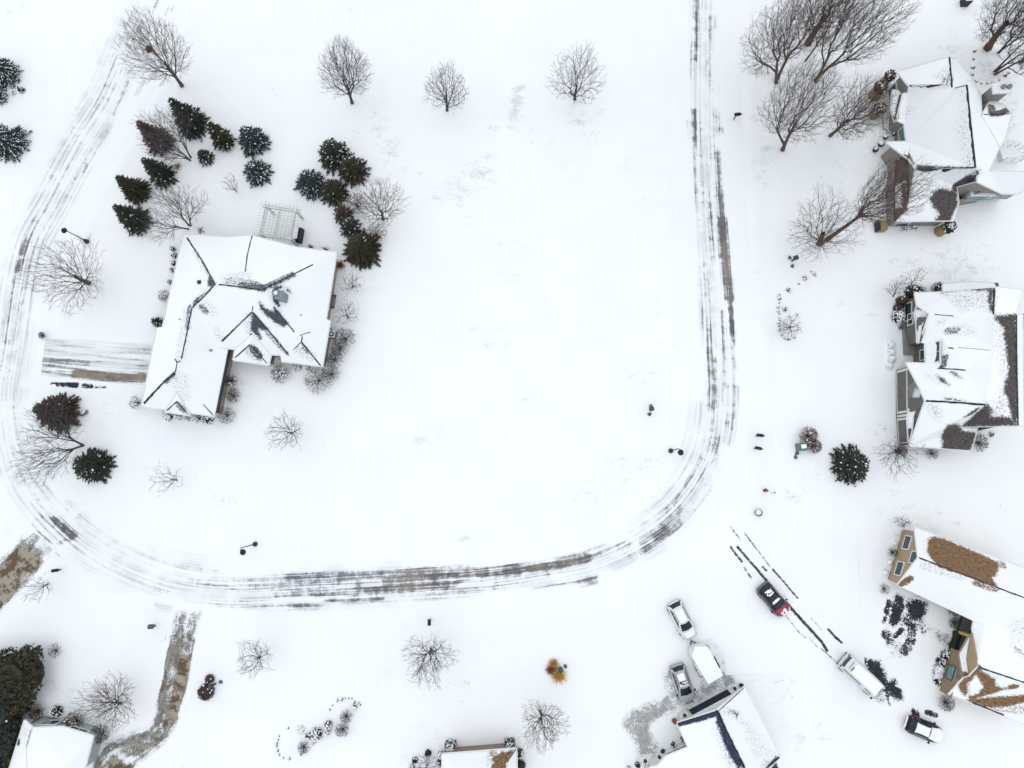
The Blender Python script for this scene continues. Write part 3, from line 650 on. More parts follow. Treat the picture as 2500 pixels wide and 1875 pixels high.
def ridge(tf, pts, hgt, w): 
    global Z
    L = spline(world_line([tf(*p) for p in pts]), .8); d = np.full(X.shape, 99.); d[near] = d_line(X[near], Y[near], L); Z = Z+hgt*.45*np.exp(-(d/w)**2)
ridge(t31, [(0,1230),(200,1340),(450,1370),(700,1330),(830,1300),(875,1390),(800,1500),(745,1659)], .30, .9)
ridge(t31, [(1020,1250),(920,1480),(880,1659)], .18, .6)
ridge(t12, [(1500,1400),(1660,1230),(1760,1240)], .22, .8); ridge(t12, [(1740,1240),(1950,1160),(2150,1230)], .25, .9)
ridge(t13, [(0,420),(600,405),(1100,375),(1500,335),(2000,320)], .10, .45); ridge(t23, [(0,285),(500,235),(800,170)], .10, .5)
ridge(t23, [(1240,600),(1330,940),(1200,1080),(1000,1190)], .16, .6); ridge(t33, [(1250,520),(1500,620)], .2, .8); ridge(t33, [(700,620),(900,590),(1000,620)], .2, .7)
ridge(t33, [(1330,520),(1400,760),(1300,1060)], .2, 1.2); ridge(t32, [(880,1659),(950,1450),(1120,1260)], .12, .6); ridge(t03, [(620,0),(980,210),(1450,370)], .12, .5); ridge(t30, [(1250,30),(1660,25)], .2, .7)
ridge(t00, [(870,360),(620,950),(300,1600)], .10, .45); ridge(t22, [(-50,1400),(300,1420),(800,1320),(1180,1180)], .09, .4)
Z = Z*flat+bank*np.clip((dc-4.5)/2, 0, 1)
Z = np.where(flat < .02, -.02, Z)
ga_ = [w for w in [(gh, [(950,560),(1980,560),(1980,1690),(950,1690)]), (ga, [(780,150),(1640,150),(1640,1240),(780,1240)])]]
for f, c in ga_:
    L = world_line(f(c)); k = inside(X, Y, L) & near; dl = np.full(X.shape, 99.); dl[near] = d_line(X[near], Y[near], np.vstack([L, L[:1]])); Z = np.where(k, 0, Z*np.clip(dl/4.5, 0, 1)); Z = np.where(k, np.minimum(Z, -.012), Z)
for path, w in [(g1([(300,1385),(650,1405),(1000,1432),(1330,1450)]), 3.0), (g3([(1600,280),(1525,650),(1430,1080),(1360,1270),(1180,1430),(900,1640),(850,1800)]), 2.4), ([t02(360,1310), t02(60,1650), t02(-150,1880)], 2.9), ([D(1580,1150), D(1700,1280), D(1840,1440)], 4.)]:
    d = np.full(X.shape, 99.); d[near] = d_line(X[near], Y[near], world_line(path)); Z = np.where(d < w, np.minimum(Z, -.012), Z)
GZ = (gx, gy, Z)
grid_obj('ground', X, Y, Z, b, M['ground'])

# ------------------------------------------------------------------ houses
def subdivided(face_list, maxlen):
    """roof planes -> fine triangles with per-plane UVs (metres along the eave / up the slope)"""
    bm = bmesh.new(); uvl = bm.loops.layers.uv.new('UVMap'); pl = bm.faces.layers.int.new('pl')
    cache = {}
    def vert(p):
        k = (round(p.x, 3), round(p.y, 3), round(p.z, 3))
        if k not in cache: cache[k] = bm.verts.new(p)
        return cache[k]
    for i, f in enumerate(face_list):
        try: fc = bm.faces.new([vert(p) for p in f]); fc[pl] = i
        except ValueError: pass
    bmesh.ops.triangulate(bm, faces=bm.faces[:])
    for f in bm.faces:
        f.normal_update()
        if f.normal.z < 0: f.normal_flip()
    rim = [(e.verts[0].co.copy(), e.verts[1].co.copy()) for e in bm.edges if len(e.link_faces) == 1]
    for _ in range(9):
        ed = [e for e in bm.edges if e.calc_length() > maxlen]
        if not ed: break
        bmesh.ops.subdivide_edges(bm, edges=ed, cuts=1)
        bmesh.ops.triangulate(bm, faces=[f for f in bm.faces if len(f.verts) > 3])
    nrm = {}
    for f in bm.faces: nrm.setdefault(f[pl], Vector()); nrm[f[pl]] += f.normal*f.calc_area()
    for f in bm.faces:
        n = nrm[f[pl]].normalized(); h = Vector((0, 0, 1)).cross(n)
        h = h.normalized() if h.length > 1e-4 else Vector((1, 0, 0)); s = n.cross(h)
        for l in f.loops: l[uvl].uv = (l.vert.co.dot(h), l.vert.co.dot(s))
    return bm, rim
class House:
    def __init__(h, name, label, at, cat='house', group='houses along the snowy street'):
        h.root = thing(name, label, cat, P(at), group); h.L = h.root.location.copy(); h.bvh = None; h.wb = None; h.roofv = []; h.wallv = MB()
    def roof(h, tf, pts, faces, mat, strokes=(), fine=.3, name='roof', fascia='white', drop=.2):
        q = {k: P(tf(x, y), z) for k, (x, y, z) in pts.items()}
        fl = [[q[k] for k in f.split()] for f in faces]
        bm, rim = subdivided(fl, fine)
        bv = BVHTree.FromBMesh(bm)
        vs = [v.co.copy() for v in bm.verts]; Xv = np.array([v.x for v in vs]); Yv = np.array([v.y for v in vs])
        def conv(px):
            o = []
            for p in px:
                hit = bv.ray_cast(CAM, ray(*p))[0]
                o.append(hit[:2] if hit else P(p, 4.)[:2])
            return np.array(o)
        b = paint_bare(Xv, Yv, [(s[0], [tf2(*p) for p in s[1]], *s[2:]) for tf2, s in [((s[-1] if callable(s[-1]) else tf), (s[:-1] if callable(s[-1]) else s)) for s in strokes]], conv)
        me = bpy.data.meshes.new(name)
        for v in bm.verts: v.co -= h.L
        bm.to_mesh(me); bm.free()
        a = me.attributes.new('bare', 'FLOAT', 'POINT'); a.data.foreach_set('value', b.astype(np.float32))
        me.materials.append(M[mat]); o = bpy.data.objects.new(name, me); COL.objects.link(o); o.parent = h.root
        # snow / gutter edge: a real lip hanging under the rim
        mb = MB(); c = sum(vs, Vector())/len(vs)
        for p, r in rim:
            d = (r-p); d.z = 0
            if d.length < .05: continue
            n = Vector((-d.y, d.x, 0)).normalized(); n = n if n.dot((p+r)/2-c) > 0 else -n
            a0, a1 = p+n*.02+Vector((0, 0, .03)), r+n*.02+Vector((0, 0, .03)); b0, b1 = a0+n*.07, a1+n*.07; dz = Vector((0, 0, -drop))
            mb.add([a0, a1, b1, b0, a0+dz, a1+dz, b1+dz, b0+dz], [(0, 1, 2, 3), (7, 6, 5, 4), (0, 4, 5, 1), (1, 5, 6, 2), (2, 6, 7, 3), (3, 7, 4, 0)])
        if fascia: mb.build('gutter', M[fascia], o)
        h.roofv.append((vs, [tuple(p.vertices) for p in me.polygons])); h.lastroof = o; h.bvh = None
        return o
    def rb(h):
        if h.bvh is None:
            V, F = [], []
            for vs, fs in h.roofv:
                n = len(V); V += vs; F += [tuple(i+n for i in f) for f in fs]
            h.bvh = BVHTree.FromPolygons(V, F)
        return h.bvh
    def on_roof(h, p):
        q = h.rb().ray_cast(CAM, ray(*p)); return q[0], q[1]
    def ridges(h, tf, lines, mat='ridge', parent=None):
        """bare ridge or valley courses lying on the roof"""
        rnd = random.Random(5)
        for pts, w in lines:
            mb = MB(); P3 = []
            for p in pts:
                q, n = h.on_roof(tf(*p))
                if q is not None: P3.append(q)
                else: print('RIDGE MISS', h.root.name, p)
            if len(P3) < 2: continue
            for a, b_ in zip(P3, P3[1:]):
                d = b_-a; L = d.length; n = max(2, int(L/.35)); s = Vector((-d.y, d.x, 0)).normalized()
                vs = []
                for i in range(n+1):
                    c = a+d*(i/n); z = []
                    for sg in (-1, 1):
                        p = c+s*sg*w*rnd.uniform(.22, .44)
                        hh = h.rb().ray_cast(Vector((p.x, p.y, 40)), Vector((0, 0, -1)))[0]
                        p.z = (hh.z if hh else c.z)+.035; z.append(p)
                    m = c.copy(); hh = h.rb().ray_cast(Vector((m.x, m.y, 40)), Vector((0, 0, -1)))[0]; m.z = (hh.z if hh else m.z)+.06
                    vs += [z[0], m, z[1]]
                mb.add(vs, [(3*i+j, 3*i+j+1, 3*i+j+4, 3*i+j+3) for i in range(n) for j in (0, 1)])
            mb.build('ridge_cap', M[mat], parent or h.lastroof)
    def walls(h, pts, mat, z0=-.1, name='wall', inset=0., closed=True, ztop=None, base=None):
        """pts: world xy; tops found by looking up to the underside of the roof"""
        L = [Vector((p[0], p[1])) for p in pts]; n = len(L)
        if inset:
            ar = sum(L[i].x*L[(i+1) % n].y-L[(i+1) % n].x*L[i].y for i in range(n)); sg = 1 if ar > 0 else -1
            o = []
            for i in range(n):
                a, b_, c = L[i-1], L[i], L[(i+1) % n]; d1 = (b_-a).normalized(); d2 = (c-b_).normalized()
                n1 = Vector((-d1.y, d1.x))*sg; n2 = Vector((-d2.y, d2.x))*sg; k = 1+n1.dot(n2)
                o.append(b_+(n1+n2)*(inset/max(k, .3)))
            L = o
        h.foot = L; mb = MB(); mbb = MB()
        for i in range(n if closed else n-1):
            a, b_ = L[i], L[(i+1) % n]; m = max(1, int((b_-a).length/.4)); vs = []; vb = []
            nn = Vector((-(b_-a).y, (b_-a).x)).normalized()
            for k in range(m+1):
                p = a.lerp(b_, k/m); z = ztop
                if z is None:
                    hit = h.rb().ray_cast(Vector((p.x, p.y, .5)), Vector((0, 0, 1)))[0]; z = (hit.z-.06) if hit else 2.75
                vs += [(p.x, p.y, z0), (p.x, p.y, z)]
            mb.add(vs, [(2*k, 2*k+2, 2*k+3, 2*k+1) for k in range(m)])
            if base:
                d = (b_-a).length; c = a.lerp(b_, .5); ang = math.atan2((b_-a).y, (b_-a).x); mbb.box((c.x, c.y, .42), (d+.06, .10, .86), ang)
        o = mb.build(name, M[mat], h.root); h.wallv.add(mb.v, mb.f); h.wb = None
        if base: mbb.build('stone_base', M[base], h.root)
        return o
    def panel(h, tf, pts, mat, name='wall'):
        """a wall face given by its corners (photo point, height)"""
        vs = [P(tf(x, y), z) for x, y, z in pts]; mb = MB(); n = len(vs)
        nr = (vs[1]-vs[0]).cross(vs[2]-vs[0]).normalized(); nr.z = 0; nr.normalize(); nr = nr if nr.dot(CAM-vs[0]) > 0 else -nr
        bk = [v-nr*.14 for v in vs]
        mb.add(vs+bk, [tuple(range(n)), tuple(reversed(range(n, 2*n)))]+[(i, (i+1) % n, n+(i+1) % n, n+i) for i in range(n)])
        o = mb.build(name, M[mat], h.root); h.wallv.add(mb.v, mb.f); h.wb = None; return o
    def on_wall(h, p):
        if h.wb is None: h.wb = BVHTree.FromPolygons([Vector(v) for v in h.wallv.v], h.wallv.f)
        q, n, *_ = h.wb.ray_cast(CAM, ray(*p))
        if q is None: return None, None
        n = Vector((n.x, n.y, 0)); n = n.normalized() if n.length > .05 else Vector((0, 1, 0))
        return q, (n if n.dot(CAM-q) > 0 else -n)
    def window(h, p, w, ht, glass='glass', frame='white', name='window', div=1, dz=0.):
        q, n = h.on_wall(p)
        if q is None: print('NO WALL', h.root.name, p); return None
        a = math.atan2(n.y, n.x)+PI/2; z = min(max(q.z+dz, ht/2+.15), 9); t = Vector((math.cos(a), math.sin(a), 0)); fr = MB(); c = Vector((q.x, q.y, z))+n*.05; b_ = .09
        fr.box(c+t*(w/2), (b_, .14, ht+b_), a); fr.box(c-t*(w/2), (b_, .14, ht+b_), a); fr.box(c+Vector((0, 0, ht/2)), (w-b_, .138, b_), a); fr.box(c-Vector((0, 0, ht/2)), (w-b_, .17, b_), a)
        for k in range(1, div): fr.box(c+t*(w*(k/div-.5)), (.05, .12, ht-b_), a)
        o = fr.build(name, M[frame], h.root); g = MB(); g.box(c-n*.0, (w-b_*.9, .05, ht-b_*.9), a); g.build('pane', M[glass], o); return o
    def box_on_wall(h, p, size, mat, name, dz=0., out=0.):
        q, n = h.on_wall(p)
        if q is None: print('NO WALL', h.root.name, p); return None
        a = math.atan2(n.y, n.x)+PI/2; mb = MB(); mb.box(Vector((q.x, q.y, q.z+dz))+n*(size[1]/2-.02+out), size, a); return mb.build(name, M[mat], h.root)
    def pipe(h, p, r=.09, ht=.4, mat='metal', name='vent_pipe'):
        q, n = h.on_roof(p)
        if q is None: print('NO ROOF', h.root.name, p); return
        mb = MB(); mb.lathe(q+Vector((0, 0, -.1)), [(r*1.5, 0), (r*1.5, .14), (r, .16), (r, ht), (r*.7, ht+.01)], 10); mb.build(name, M[mat], h.lastroof)
    def rvent(h, p, s, mat='black', rz=0):
        q, n = h.on_roof(p)
        if q is None: return
        mb = MB(); mb.box(q+Vector((0, 0, .10)), (s, s, .3), rz, .85); mb.build('roof_vent', M[mat], h.lastroof)

# --- the grey hip-roofed house with the pergola ---------------------------------
K = T(330, 560, 500)
h1 = House('hip_roof_house', 'large house under snowy hip roofs with slate ridges, beside the evergreen ring and striped driveway', K(1100, 900))
e = 3.0
p1 = dict(a=(520,50,e), b=(980,82,e), c=(1262,66,4.9), d=(1740,192,e), e=(2175,250,e), f=(2060,975,e), g=(2105,990,e-.1), h=(2020,1480,e-.1), si=(1578,1425,e-.1),
    n=(1186,462,5.6), R1=(865,595,7.4), R2=(1365,655,7.4), V=(617,848,5.7), G1=(498,1405,5.8), G2=(432,1545,5.8), w1=(297,1050,e), w2=(236,1060,e), sw=(70,1906,e), se=(855,2021,e),
    vb=(905,1278,e), ge=(1002,1295,e), p0=(1270,830,6.4), pa=(1262,892,6.3), pl=(1082,1294,e), pr=(1665,1365,e), pm=(1470,1352,e), q1=(1492,832,6.4), q2=(1778,1150,4.7), q3=(1803,1152,4.8), s1=(1796,1216,4.7),
    t0=(1264,1126,4.5), t1=(1240,1242,4.5), tl=(1058,1412,e-.1), tr=(1442,1468,e-.1), ta=(1078,1300,e-.05), tb=(1466,1356,e-.05))
ln = lambda a, w, k=.95: ('l', a, w, k)
h1.roof(K, p1, ['a b n R1', 'b c n', 'c d n', 'd e R2 n', 'R1 n R2', 'a R1 V G1 w1', 'w1 G1 w2', 'w2 G1 G2 sw', 'sw G2 se', 'G1 V vb ge se G2', 'V R1 p0 vb', 'R1 R2 p0', 'p0 pa vb', 'pa pl vb', 'pa pm pl', 'pa pr pm',
    'R2 q1 q2 s1 si pr pa p0', 'R2 e f q3 q2 q1', 'f g q3', 'g h s1 q3', 's1 h si', 'q2 q3 s1'], 'slate', [
    ('p', [(640,240),(760,440),(860,590),(830,600),(780,480)], .8, .5), ('p', [(800,500),(862,592),(830,618),(790,610),(780,560)], .95, .5), ('p', [(830,620),(700,760),(620,845),(625,770),(700,710),(780,660)], .8, .5), ('l', [(590,840),(575,920),(560,1060)], .25, .62),
    ('l', [(1020,560),(1150,570),(1280,600)], .5, .52), ('l', [(1150,600),(1290,615),(1380,635)], .35, .72), ('l', [(1380,630),(1540,560),(1690,490)], .3, .66), ('l', [(990,530),(1200,500)], .5, .36),
    ('p', [(1490,660),(1510,620),(1590,605),(1590,630),(1530,650),(1500,700),(1550,780),(1568,835),(1540,840),(1490,760)], 1., .3), ('p', [(1620,630),(1660,640),(1690,690),(1640,670)], .85, .4),
    ('p', [(1345,790),(1400,850),(1500,900),(1500,850),(1560,900),(1650,1020),(1600,1050),(1520,1010),(1400,910),(1350,850)], 1., .4), ('p', [(1260,905),(1300,930),(1440,1080),(1370,1090),(1320,1060),(1370,1170),(1350,1190),(1280,1110),(1240,1090),(1255,1000)], .95, .4), ('l', [(1215,950),(1225,1080)], .35, .46),
    ('l', [(1420,1110),(1530,1230),(1640,1340)], .2, .55), ('p', [(1800,1230),(1900,1340),(1860,1340),(1800,1280)], .85, .5), ('l', [(1760,1300),(1900,1370)], .4, .42), ('l', [(720,845),(760,880)], .3, .62), ('l', [(770,840),(820,870)], .5, .36), ('l', [(420,1560),(330,1640)], .25, .6), ('l', [(560,870),(500,1250),(470,1380)], .5, .38), ('l', [(890,1110),(920,1160)], .4, .36),
    ('l', [(470,1620),(520,1760)], .7, .36)], .28)
r1 = h1.lastroof
pp = dict(t0=p1['t0'], t1=p1['t1'], tl=p1['tl'], tr=p1['tr'], ta=p1['ta'], tb=p1['tb'])
pp = {k: (x, y, z+.06) for k, (x, y, z) in pp.items()}
h1.roof(K, pp, ['t0 ta tl t1', 't1 tl tr', 't0 t1 tr tb'], 'slate', [('l', [(1270,1290),(1330,1360)], .35, .72), ('l', [(1240,1330),(1330,1380)], .4, .48)], .22, 'porch_roof')
h1.ridges(K, [([(1240,1140),(1262,1130)], .16)])
pg = dict(gl=(320,1971,e+.05), ga=(452,1854,4.2), gr=(592,2012,e+.05), gb=(449,1770,4.45))
h1.roof(K, pg, ['gl ga gb', 'ga gr gb', 'gl gr ga'], 'slate', [('l', [(470,1900),(520,1950)], .3, .6)], .22, 'dormer_roof')
h1.ridges(K, [([(345,1957),(452,1858)], .16), ([(452,1858),(572,1998)], .18)])
h1.lastroof = r1
h1.ridges(K, [([(560,90),(700,300),(790,460),(862,592)], .22), ([(862,595),(740,725),(617,845)], .24), ([(905,597),(1140,622),(1360,655)], .26), ([(1262,70),(1215,260),(1188,455)], .2), ([(1370,655),(1640,520),(1920,380)], .18), ([(612,855),(555,1130),(500,1400)], .24), ([(432,1400),(455,1440)], .2), ([(455,1438),(490,1425)], .2), ([(455,1440),(435,1540)], .22),
    ([(430,1550),(300,1660),(95,1880)], .42), ([(735,1890),(845,2010)], .16), ([(1272,832),(1262,890)], .16), ([(1258,897),(1090,1060),(935,1210)], .26), ([(1268,895),(1450,1105),(1660,1362)], .26), ([(1495,835),(1620,985),(1720,1110)], .2), ([(1778,1150),(1890,1110)], .14), ([(1803,1155),(1796,1215)], .2), ([(1796,1216),(1705,1302)], .14), ([(1798,1218),(1900,1345),(2005,1472)], .24), ([(1242,1242),(1075,1390)], .24), ([(1272,1272),(1425,1450)], .18)])
fp = [P(K(*p1[k][:2]), 3.) for k in ('a', 'e', 'f', 'g', 'h', 'si')]+[P(K(1560,1400), 3.), P(K(1470,1356), 3.), P(K(1442,1468), 3.), P(K(1058,1412), 3.), P(K(1078,1300), 3.), P(K(1002,1297), 3.)]+[P(K(*p1[k][:2]), 3.) for k in ('se', 'sw', 'w2', 'w1')]
h1.walls(fp, 'wall_slate', inset=.5, base='stone')
# chimney with its flue
q, _ = h1.on_roof(K(1590, 735)); ch = MB(); az = math.radians(-8); ch.box((q.x+.1, q.y-.05, q.z+.3), (.82, .92, 1.9), az); cs_ = ch.build('chimney', M['metal'], h1.root)
cb = MB(); cb.box((q.x+.1, q.y-.05, q.z+1.3), (.92, 1.02, .1), az); cb.build('chimney_cap', M['metal'], cs_); cf = MB(); cf.lathe((q.x-.2, q.y+.1, q.z+1.35), [(.16, 0), (.16, .25), (.24, .27), (.2, .4)], 10); cf.build('flue', M['white'], cs_)
h1.rvent(K(697, 572), .42, 'black', -.1); h1.pipe(K(820, 1310), .11, .35); h1.pipe(K(483, 972), .06, .3); h1.pipe(K(1790, 925), .05, .25)
pb = MB(); c = P(K(1492, 1420), .2); pb.box((c.x+.35, c.y+.5, .12), (1.3, 2.4, .3), -.1); pbo = pb.build('porch_slab', M['trim'], h1.root); ps = MB(); ps.box((c.x+.25, c.y+.3, .40), (.7, 1.0, .26), -.1); ps.build('step', M['white'], pbo)

# --- taupe house, top right -----------------------------------------------------
Bq = T(2100, 120, 400)
o = lambda y: y+1327           # lower tile, same scale
h2 = House('gabled_taupe_house', 'large taupe house at the top right with a dark bare oval on its garage roof', Bq(1200, 1100))
p2 = dict(m1=(1442,480,8.4), m2=(1562,1612,8.4), k1=(1268,525,7.25), n1=(1205,103,7.0), n2=(1246,520,7.2), nw=(505,305,3.4), wp=(657,492,5.2), wr=(1105,482,6.6), wl=(640,590,4.0),
    d1=(515,560,3.3), d2=(580,600,3.9), x1=(488,965,3.2), x2=(600,1016,3.2), x3=(626,1247,3.2), x4=(355,1256,3.2), x5=(650,1400,3.6), xg=(660,1486,4.3), gp=(748,1612,5.6), gr=(1545,1598,8.2),
    e0=(1480,470,7.6), e1=(1620,590,5.6), e2=(1640,880,6.2), e3=(1880,1330,5.6), e4=(1740,1640,6.8), e5=(1575,1700,7.6), ne=(1305,140,6.0), ne2=(1510,400,5.4),
    ls=(480,o(995),3.0), rs=(1270,o(985),3.0), rr=(1330,o(745),4.2), sg=(1572,o(455),6.9), sg0=(1572,o(355),7.2), sgl=(1300,o(530),4.6), se_=(1910,o(615),4.6), te=(2150,o(615),4.6), tr=(2300,o(480),5.6), tm=(2290,o(310),6.6), e6=(1755,o(310),6.8), gb=(650,o(835),3.9))
h2.roof(Bq, p2, ['n1 nw wp wr n2', 'wp wl d2 x1 x2 k1 n2 wr', 'k1 x2 x3 m1', 'm1 x3 m2', 'x3 x4 xg gp gr m2', 'gp gb ls rs rr sgl gr', 'gr sgl sg sg0', 'm2 gr sg0 e5', 'm1 m2 e5 e4 e3 e2 e1', 'n1 n2 ne2 ne', 'n2 k1 m1 e1 ne2', 'e5 sg0 sg se_ te tr tm e6', 'e5 e6 e4'], 'umber', [
    ('p', [(1060,o(560)),(1180,o(570)),(1290,o(600)),(1318,o(745)),(1275,o(990)),(1065,o(990)),(1075,o(900)),(980,o(790)),(950,o(690)),(1000,o(600))], 1., .5), ('p', [(920,o(560)),(1100,o(480)),(1300,o(570)),(1000,o(640)),(940,o(720))], .46, .6), ('p', [(780,o(330)),(1000,o(360)),(1080,o(500)),(900,o(540)),(740,o(420))], .40, .6),
    ('p', [(1480,1380),(1545,1590),(1460,1590),(1440,1480)], .58, .8), ('p', [(1290,520),(1430,490),(1480,780),(1500,1100),(1520,1400),(1380,1350),(1300,1100),(1380,760)], .43, .8), ('p', [(750,o(230)),(1000,o(240)),(1480,o(255)),(1480,o(275)),(760,o(290))], .72, .4), ('p', [(780,o(245)),(1000,o(250)),(1000,o(290)),(760,o(290))], .95, .3),
    ('p', [(640,780),(720,790),(650,920),(580,930)], .45, .7), ('p', [(1040,300),(1200,200),(1235,480),(1100,470),(980,380)], .42, .6), ('l', [(1170,460),(1210,380)], .4, .55), ('l', [(530,1450),(630,1455)], .25, .8), ('l', [(545,620),(530,760),(500,940)], .12, .6), ('l', [(1300,o(540)),(1390,o(500))], .35, .95), ('l', [(1530,o(400)),(1560,o(360))], .3, .42)], .3)
h2.ridges(Bq, [([(1207,108),(1225,300),(1244,515)], .3), ([(1272,528),(1440,484)], .22), ([(1444,485),(1480,850),(1520,1250),(1558,1600)], .34), ([(660,490),(1100,483)], .12), ([(760,o(290)),(1100,o(285)),(1540,o(272))], .26), ([(1572,o(362)),(1574,o(448))], .3)], 'ridge')
pe = dict(a=(1645,885,6.4), b=(2040,880,6.4), c=(1760,690,5.0), d=(1935,745,5.0), f=(1960,1200,5.0), g=(1885,1330,5.2), k=(1625,640,5.5))
h2.roof(Bq, pe, ['a c d b', 'a b f g'], 'umber', [('l', [(1650,870),(1780,868),(1900,860),(2020,850)], .3, .75), ('l', [(1740,760),(1760,800)], .3, .5)], .3, 'wing_roof')
h2.ridges(Bq, [([(1662,882),(2020,877)], .16)])
# pent roof above the garage doors and the small shed roof over the entrance
px = dict(a=(500,o(150),2.9), b=(650,o(160),3.9), c=(610,o(300),3.9), d=(650,o(830),3.9), f=(480,o(990),2.9), g=(468,o(600),2.9))
h2.roof(Bq, px, ['a g f d c b'], 'pent', [('l', [(580,o(190)),(540,o(420))], .4, .9), ('p', [(560,o(480)),(620,o(500)),(650,o(640)),(640,o(830)),(480,o(990)),(475,o(840)),(560,o(800)),(580,o(640))], .9, .5), ('l', [(600,o(180)),(640,o(175))], .3, .8)], .25, 'pent_roof', fascia='ridge')
pz = dict(a=(515,560,3.4), b=(440,545,2.7), c=(410,800,2.7), d=(470,980,2.7), f=(490,960,3.3), g=(560,620,3.5))
h2.roof(Bq, pz, ['a b c d f g'], 'umber', [('l', [(560,620),(520,800),(490,960)], .10, .95)], .25, 'entry_roof', fascia='trim')
fw = lambda L, z: [P(Bq(*k), z) for k in L]
h2.walls(fw([(520,320),(1205,120)], 3.2)+fw([(1440,500)], 5)+fw([(1640,600),(1900,1330),(1900,o(600))], 4.)+fw([(1320,o(740)),(1262,o(978))], 3.)+fw([(490,o(985)),(480,o(500)),(510,o(150)),(375,1262)], 3.)+fw([(620,1240),(598,1020)], 3.)+fw([(500,960),(530,560)], 3.), 'wall_taupe', inset=.35)
h2.panel(Bq, [(748,1612,5.5),(650,1400,4.0),(640,o(400),3.6),(650,o(820),3.8)], 'wall_taupe', 'gable_wall')
h2.panel(Bq, [(1572,o(462),6.8),(1310,o(560),4.5),(1330,o(755),0),(1905,o(690),0),(1905,o(620),4.5)], 'wall_taupe', 'gable_wall')
h2.panel(Bq, [(505,310,3.4),(655,500,5.1),(640,590,3.6),(545,420,2.6)], 'wall_taupe', 'gable_wall')
h2.window(Bq(580,1185), 2.2, 1.5, 'glass_pale', div=2); h2.window(Bq(545,o(1040)), 1.6, 1.2); h2.window(Bq(405,590), .9, 1.8); h2.window(Bq(1900,o(655)), 2.2, 1.3, 'glass_pale', div=3)
wb_ = MB(); c = P(Bq(1580, o(665)), 2.6); wb_.box((c.x, c.y+.2, 2.6), (2.6, .8, 1.6), 0); w_ = wb_.build('bay_window', M['white'], h2.root); g_ = MB(); g_.box((c.x, c.y-.215, 2.6), (2.3, .06, 1.2), 0); g_.build('pane', M['glass_pale'], w_); r_ = MB(); r_.box((c.x+.1, c.y+.25, 3.5), (2.9, 1.1, .16), 0); r_.build('bay_roof', M['snow'], w_)
# chimney stack standing at the back of the house
cc = P(Bq(1665, 690), 4.6); cm = MB(); cm.box((cc.x+.55, cc.y+.1, 4.7), (1.7, .9, 4.4), .04); co_ = cm.build('chimney', M['wall_taupe'], h2.root); ct = MB()
ct.box((cc.x+.55, cc.y+.1, 7.0), (2.1, 1.2, .3), .04); cto = ct.build('chimney_cap', M['white'], co_)
for dx in (.1, .75): cf = MB(); cf.lathe((cc.x+.45+dx, cc.y+.15, 7.1), [(.26, 0), (.26, .35), (.2, .36)], 10); cf.build('flue', M['metal'], co_)
# railed deck at the back
dk = [P(Bq(*p), .7) for p in [(1880,1325),(2090,1320),(2200,1400),(2160,1510),(1930,1505)]]; dm = MB(); dm.prism([(v.x, v.y) for v in dk], .0, .7); dko = dm.build('deck', M['snow'], h2.root)
rl = MB()
for a, b_ in zip(dk, dk[1:]):
    for z in (1.15, 1.6): rl.tube((a.x, a.y, z), (b_.x, b_.y, z), .04, .04, 5)
    for t in (0, .5, 1): q = a.lerp(b_, t); rl.tube((q.x, q.y, .6), (q.x, q.y, 1.62), .05, .05, 5)
rl.build('railing', M['white'], dko)
st = MB(); c = P(Bq(390, 1000), .2)
st.box((P(Bq(385,1000),.2).x, P(Bq(385,1000),.2).y, .1), (2.4, 3.3, .3), -.03); so = st.build('porch_slab', M['concrete'], h2.root)
ed = MB(); 
for a, b_ in [((305,910),(310,1080)),((310,1080),(355,1080)),((355,1080),(358,1128)),((358,1128),(500,1130))]:
    u, v = P(Bq(*a), .35), P(Bq(*b_), .35); ed.tube(u, v, .035, .035, 5)
ed.build('porch_edge', M['ridge'], so)

# --- dark taupe house, middle right ----------------------------------------------
Cq = T(2150, 660, 350); oc = lambda y: y+1390.6
h3 = House('three_gabled_house', 'brownish house at the right with three west gables and a brown bare ridge strip', Cq(1300, 1300))
p3 = dict(r1=(1752,268,8.6), r2=(1738,690,8.6), r3=(2095,680,8.9), r4=(2122,oc(1010),8.9), nl=(890,340,4.4), na=(530,350,3.4), nb=(565,540,4.4), ap=(757,664,5.8), ar=(1255,705,7.0), al=(610,1110,3.2), al2=(575,1120,3.1), al0=(530,660,3.0),
    b0=(690,1135,3.6), b1=(700,oc(45),3.6), bu=(905,950,4.8), bur=(1325,975,6.2), bp=(1036,1190,6.2), br=(1752,1240,8.2), bl=(870,oc(125),4.6), blr=(1310,oc(155),6.2), cu=(400,oc(35),3.1), cm=(605,oc(418),4.9), cp=(692,oc(622),6.2), cr=(1622,oc(682),8.2), cl=(450,oc(1318),3.1), clr=(1392,oc(1388),3.1), cv=(1500,oc(1012),4.4), sv=(1250,oc(1020),4.2),
    er1=(2200,300,6.6), er2=(2212,oc(1010),8.0), er3=(2190,680,7.8), er0=(1830,260,7.6))
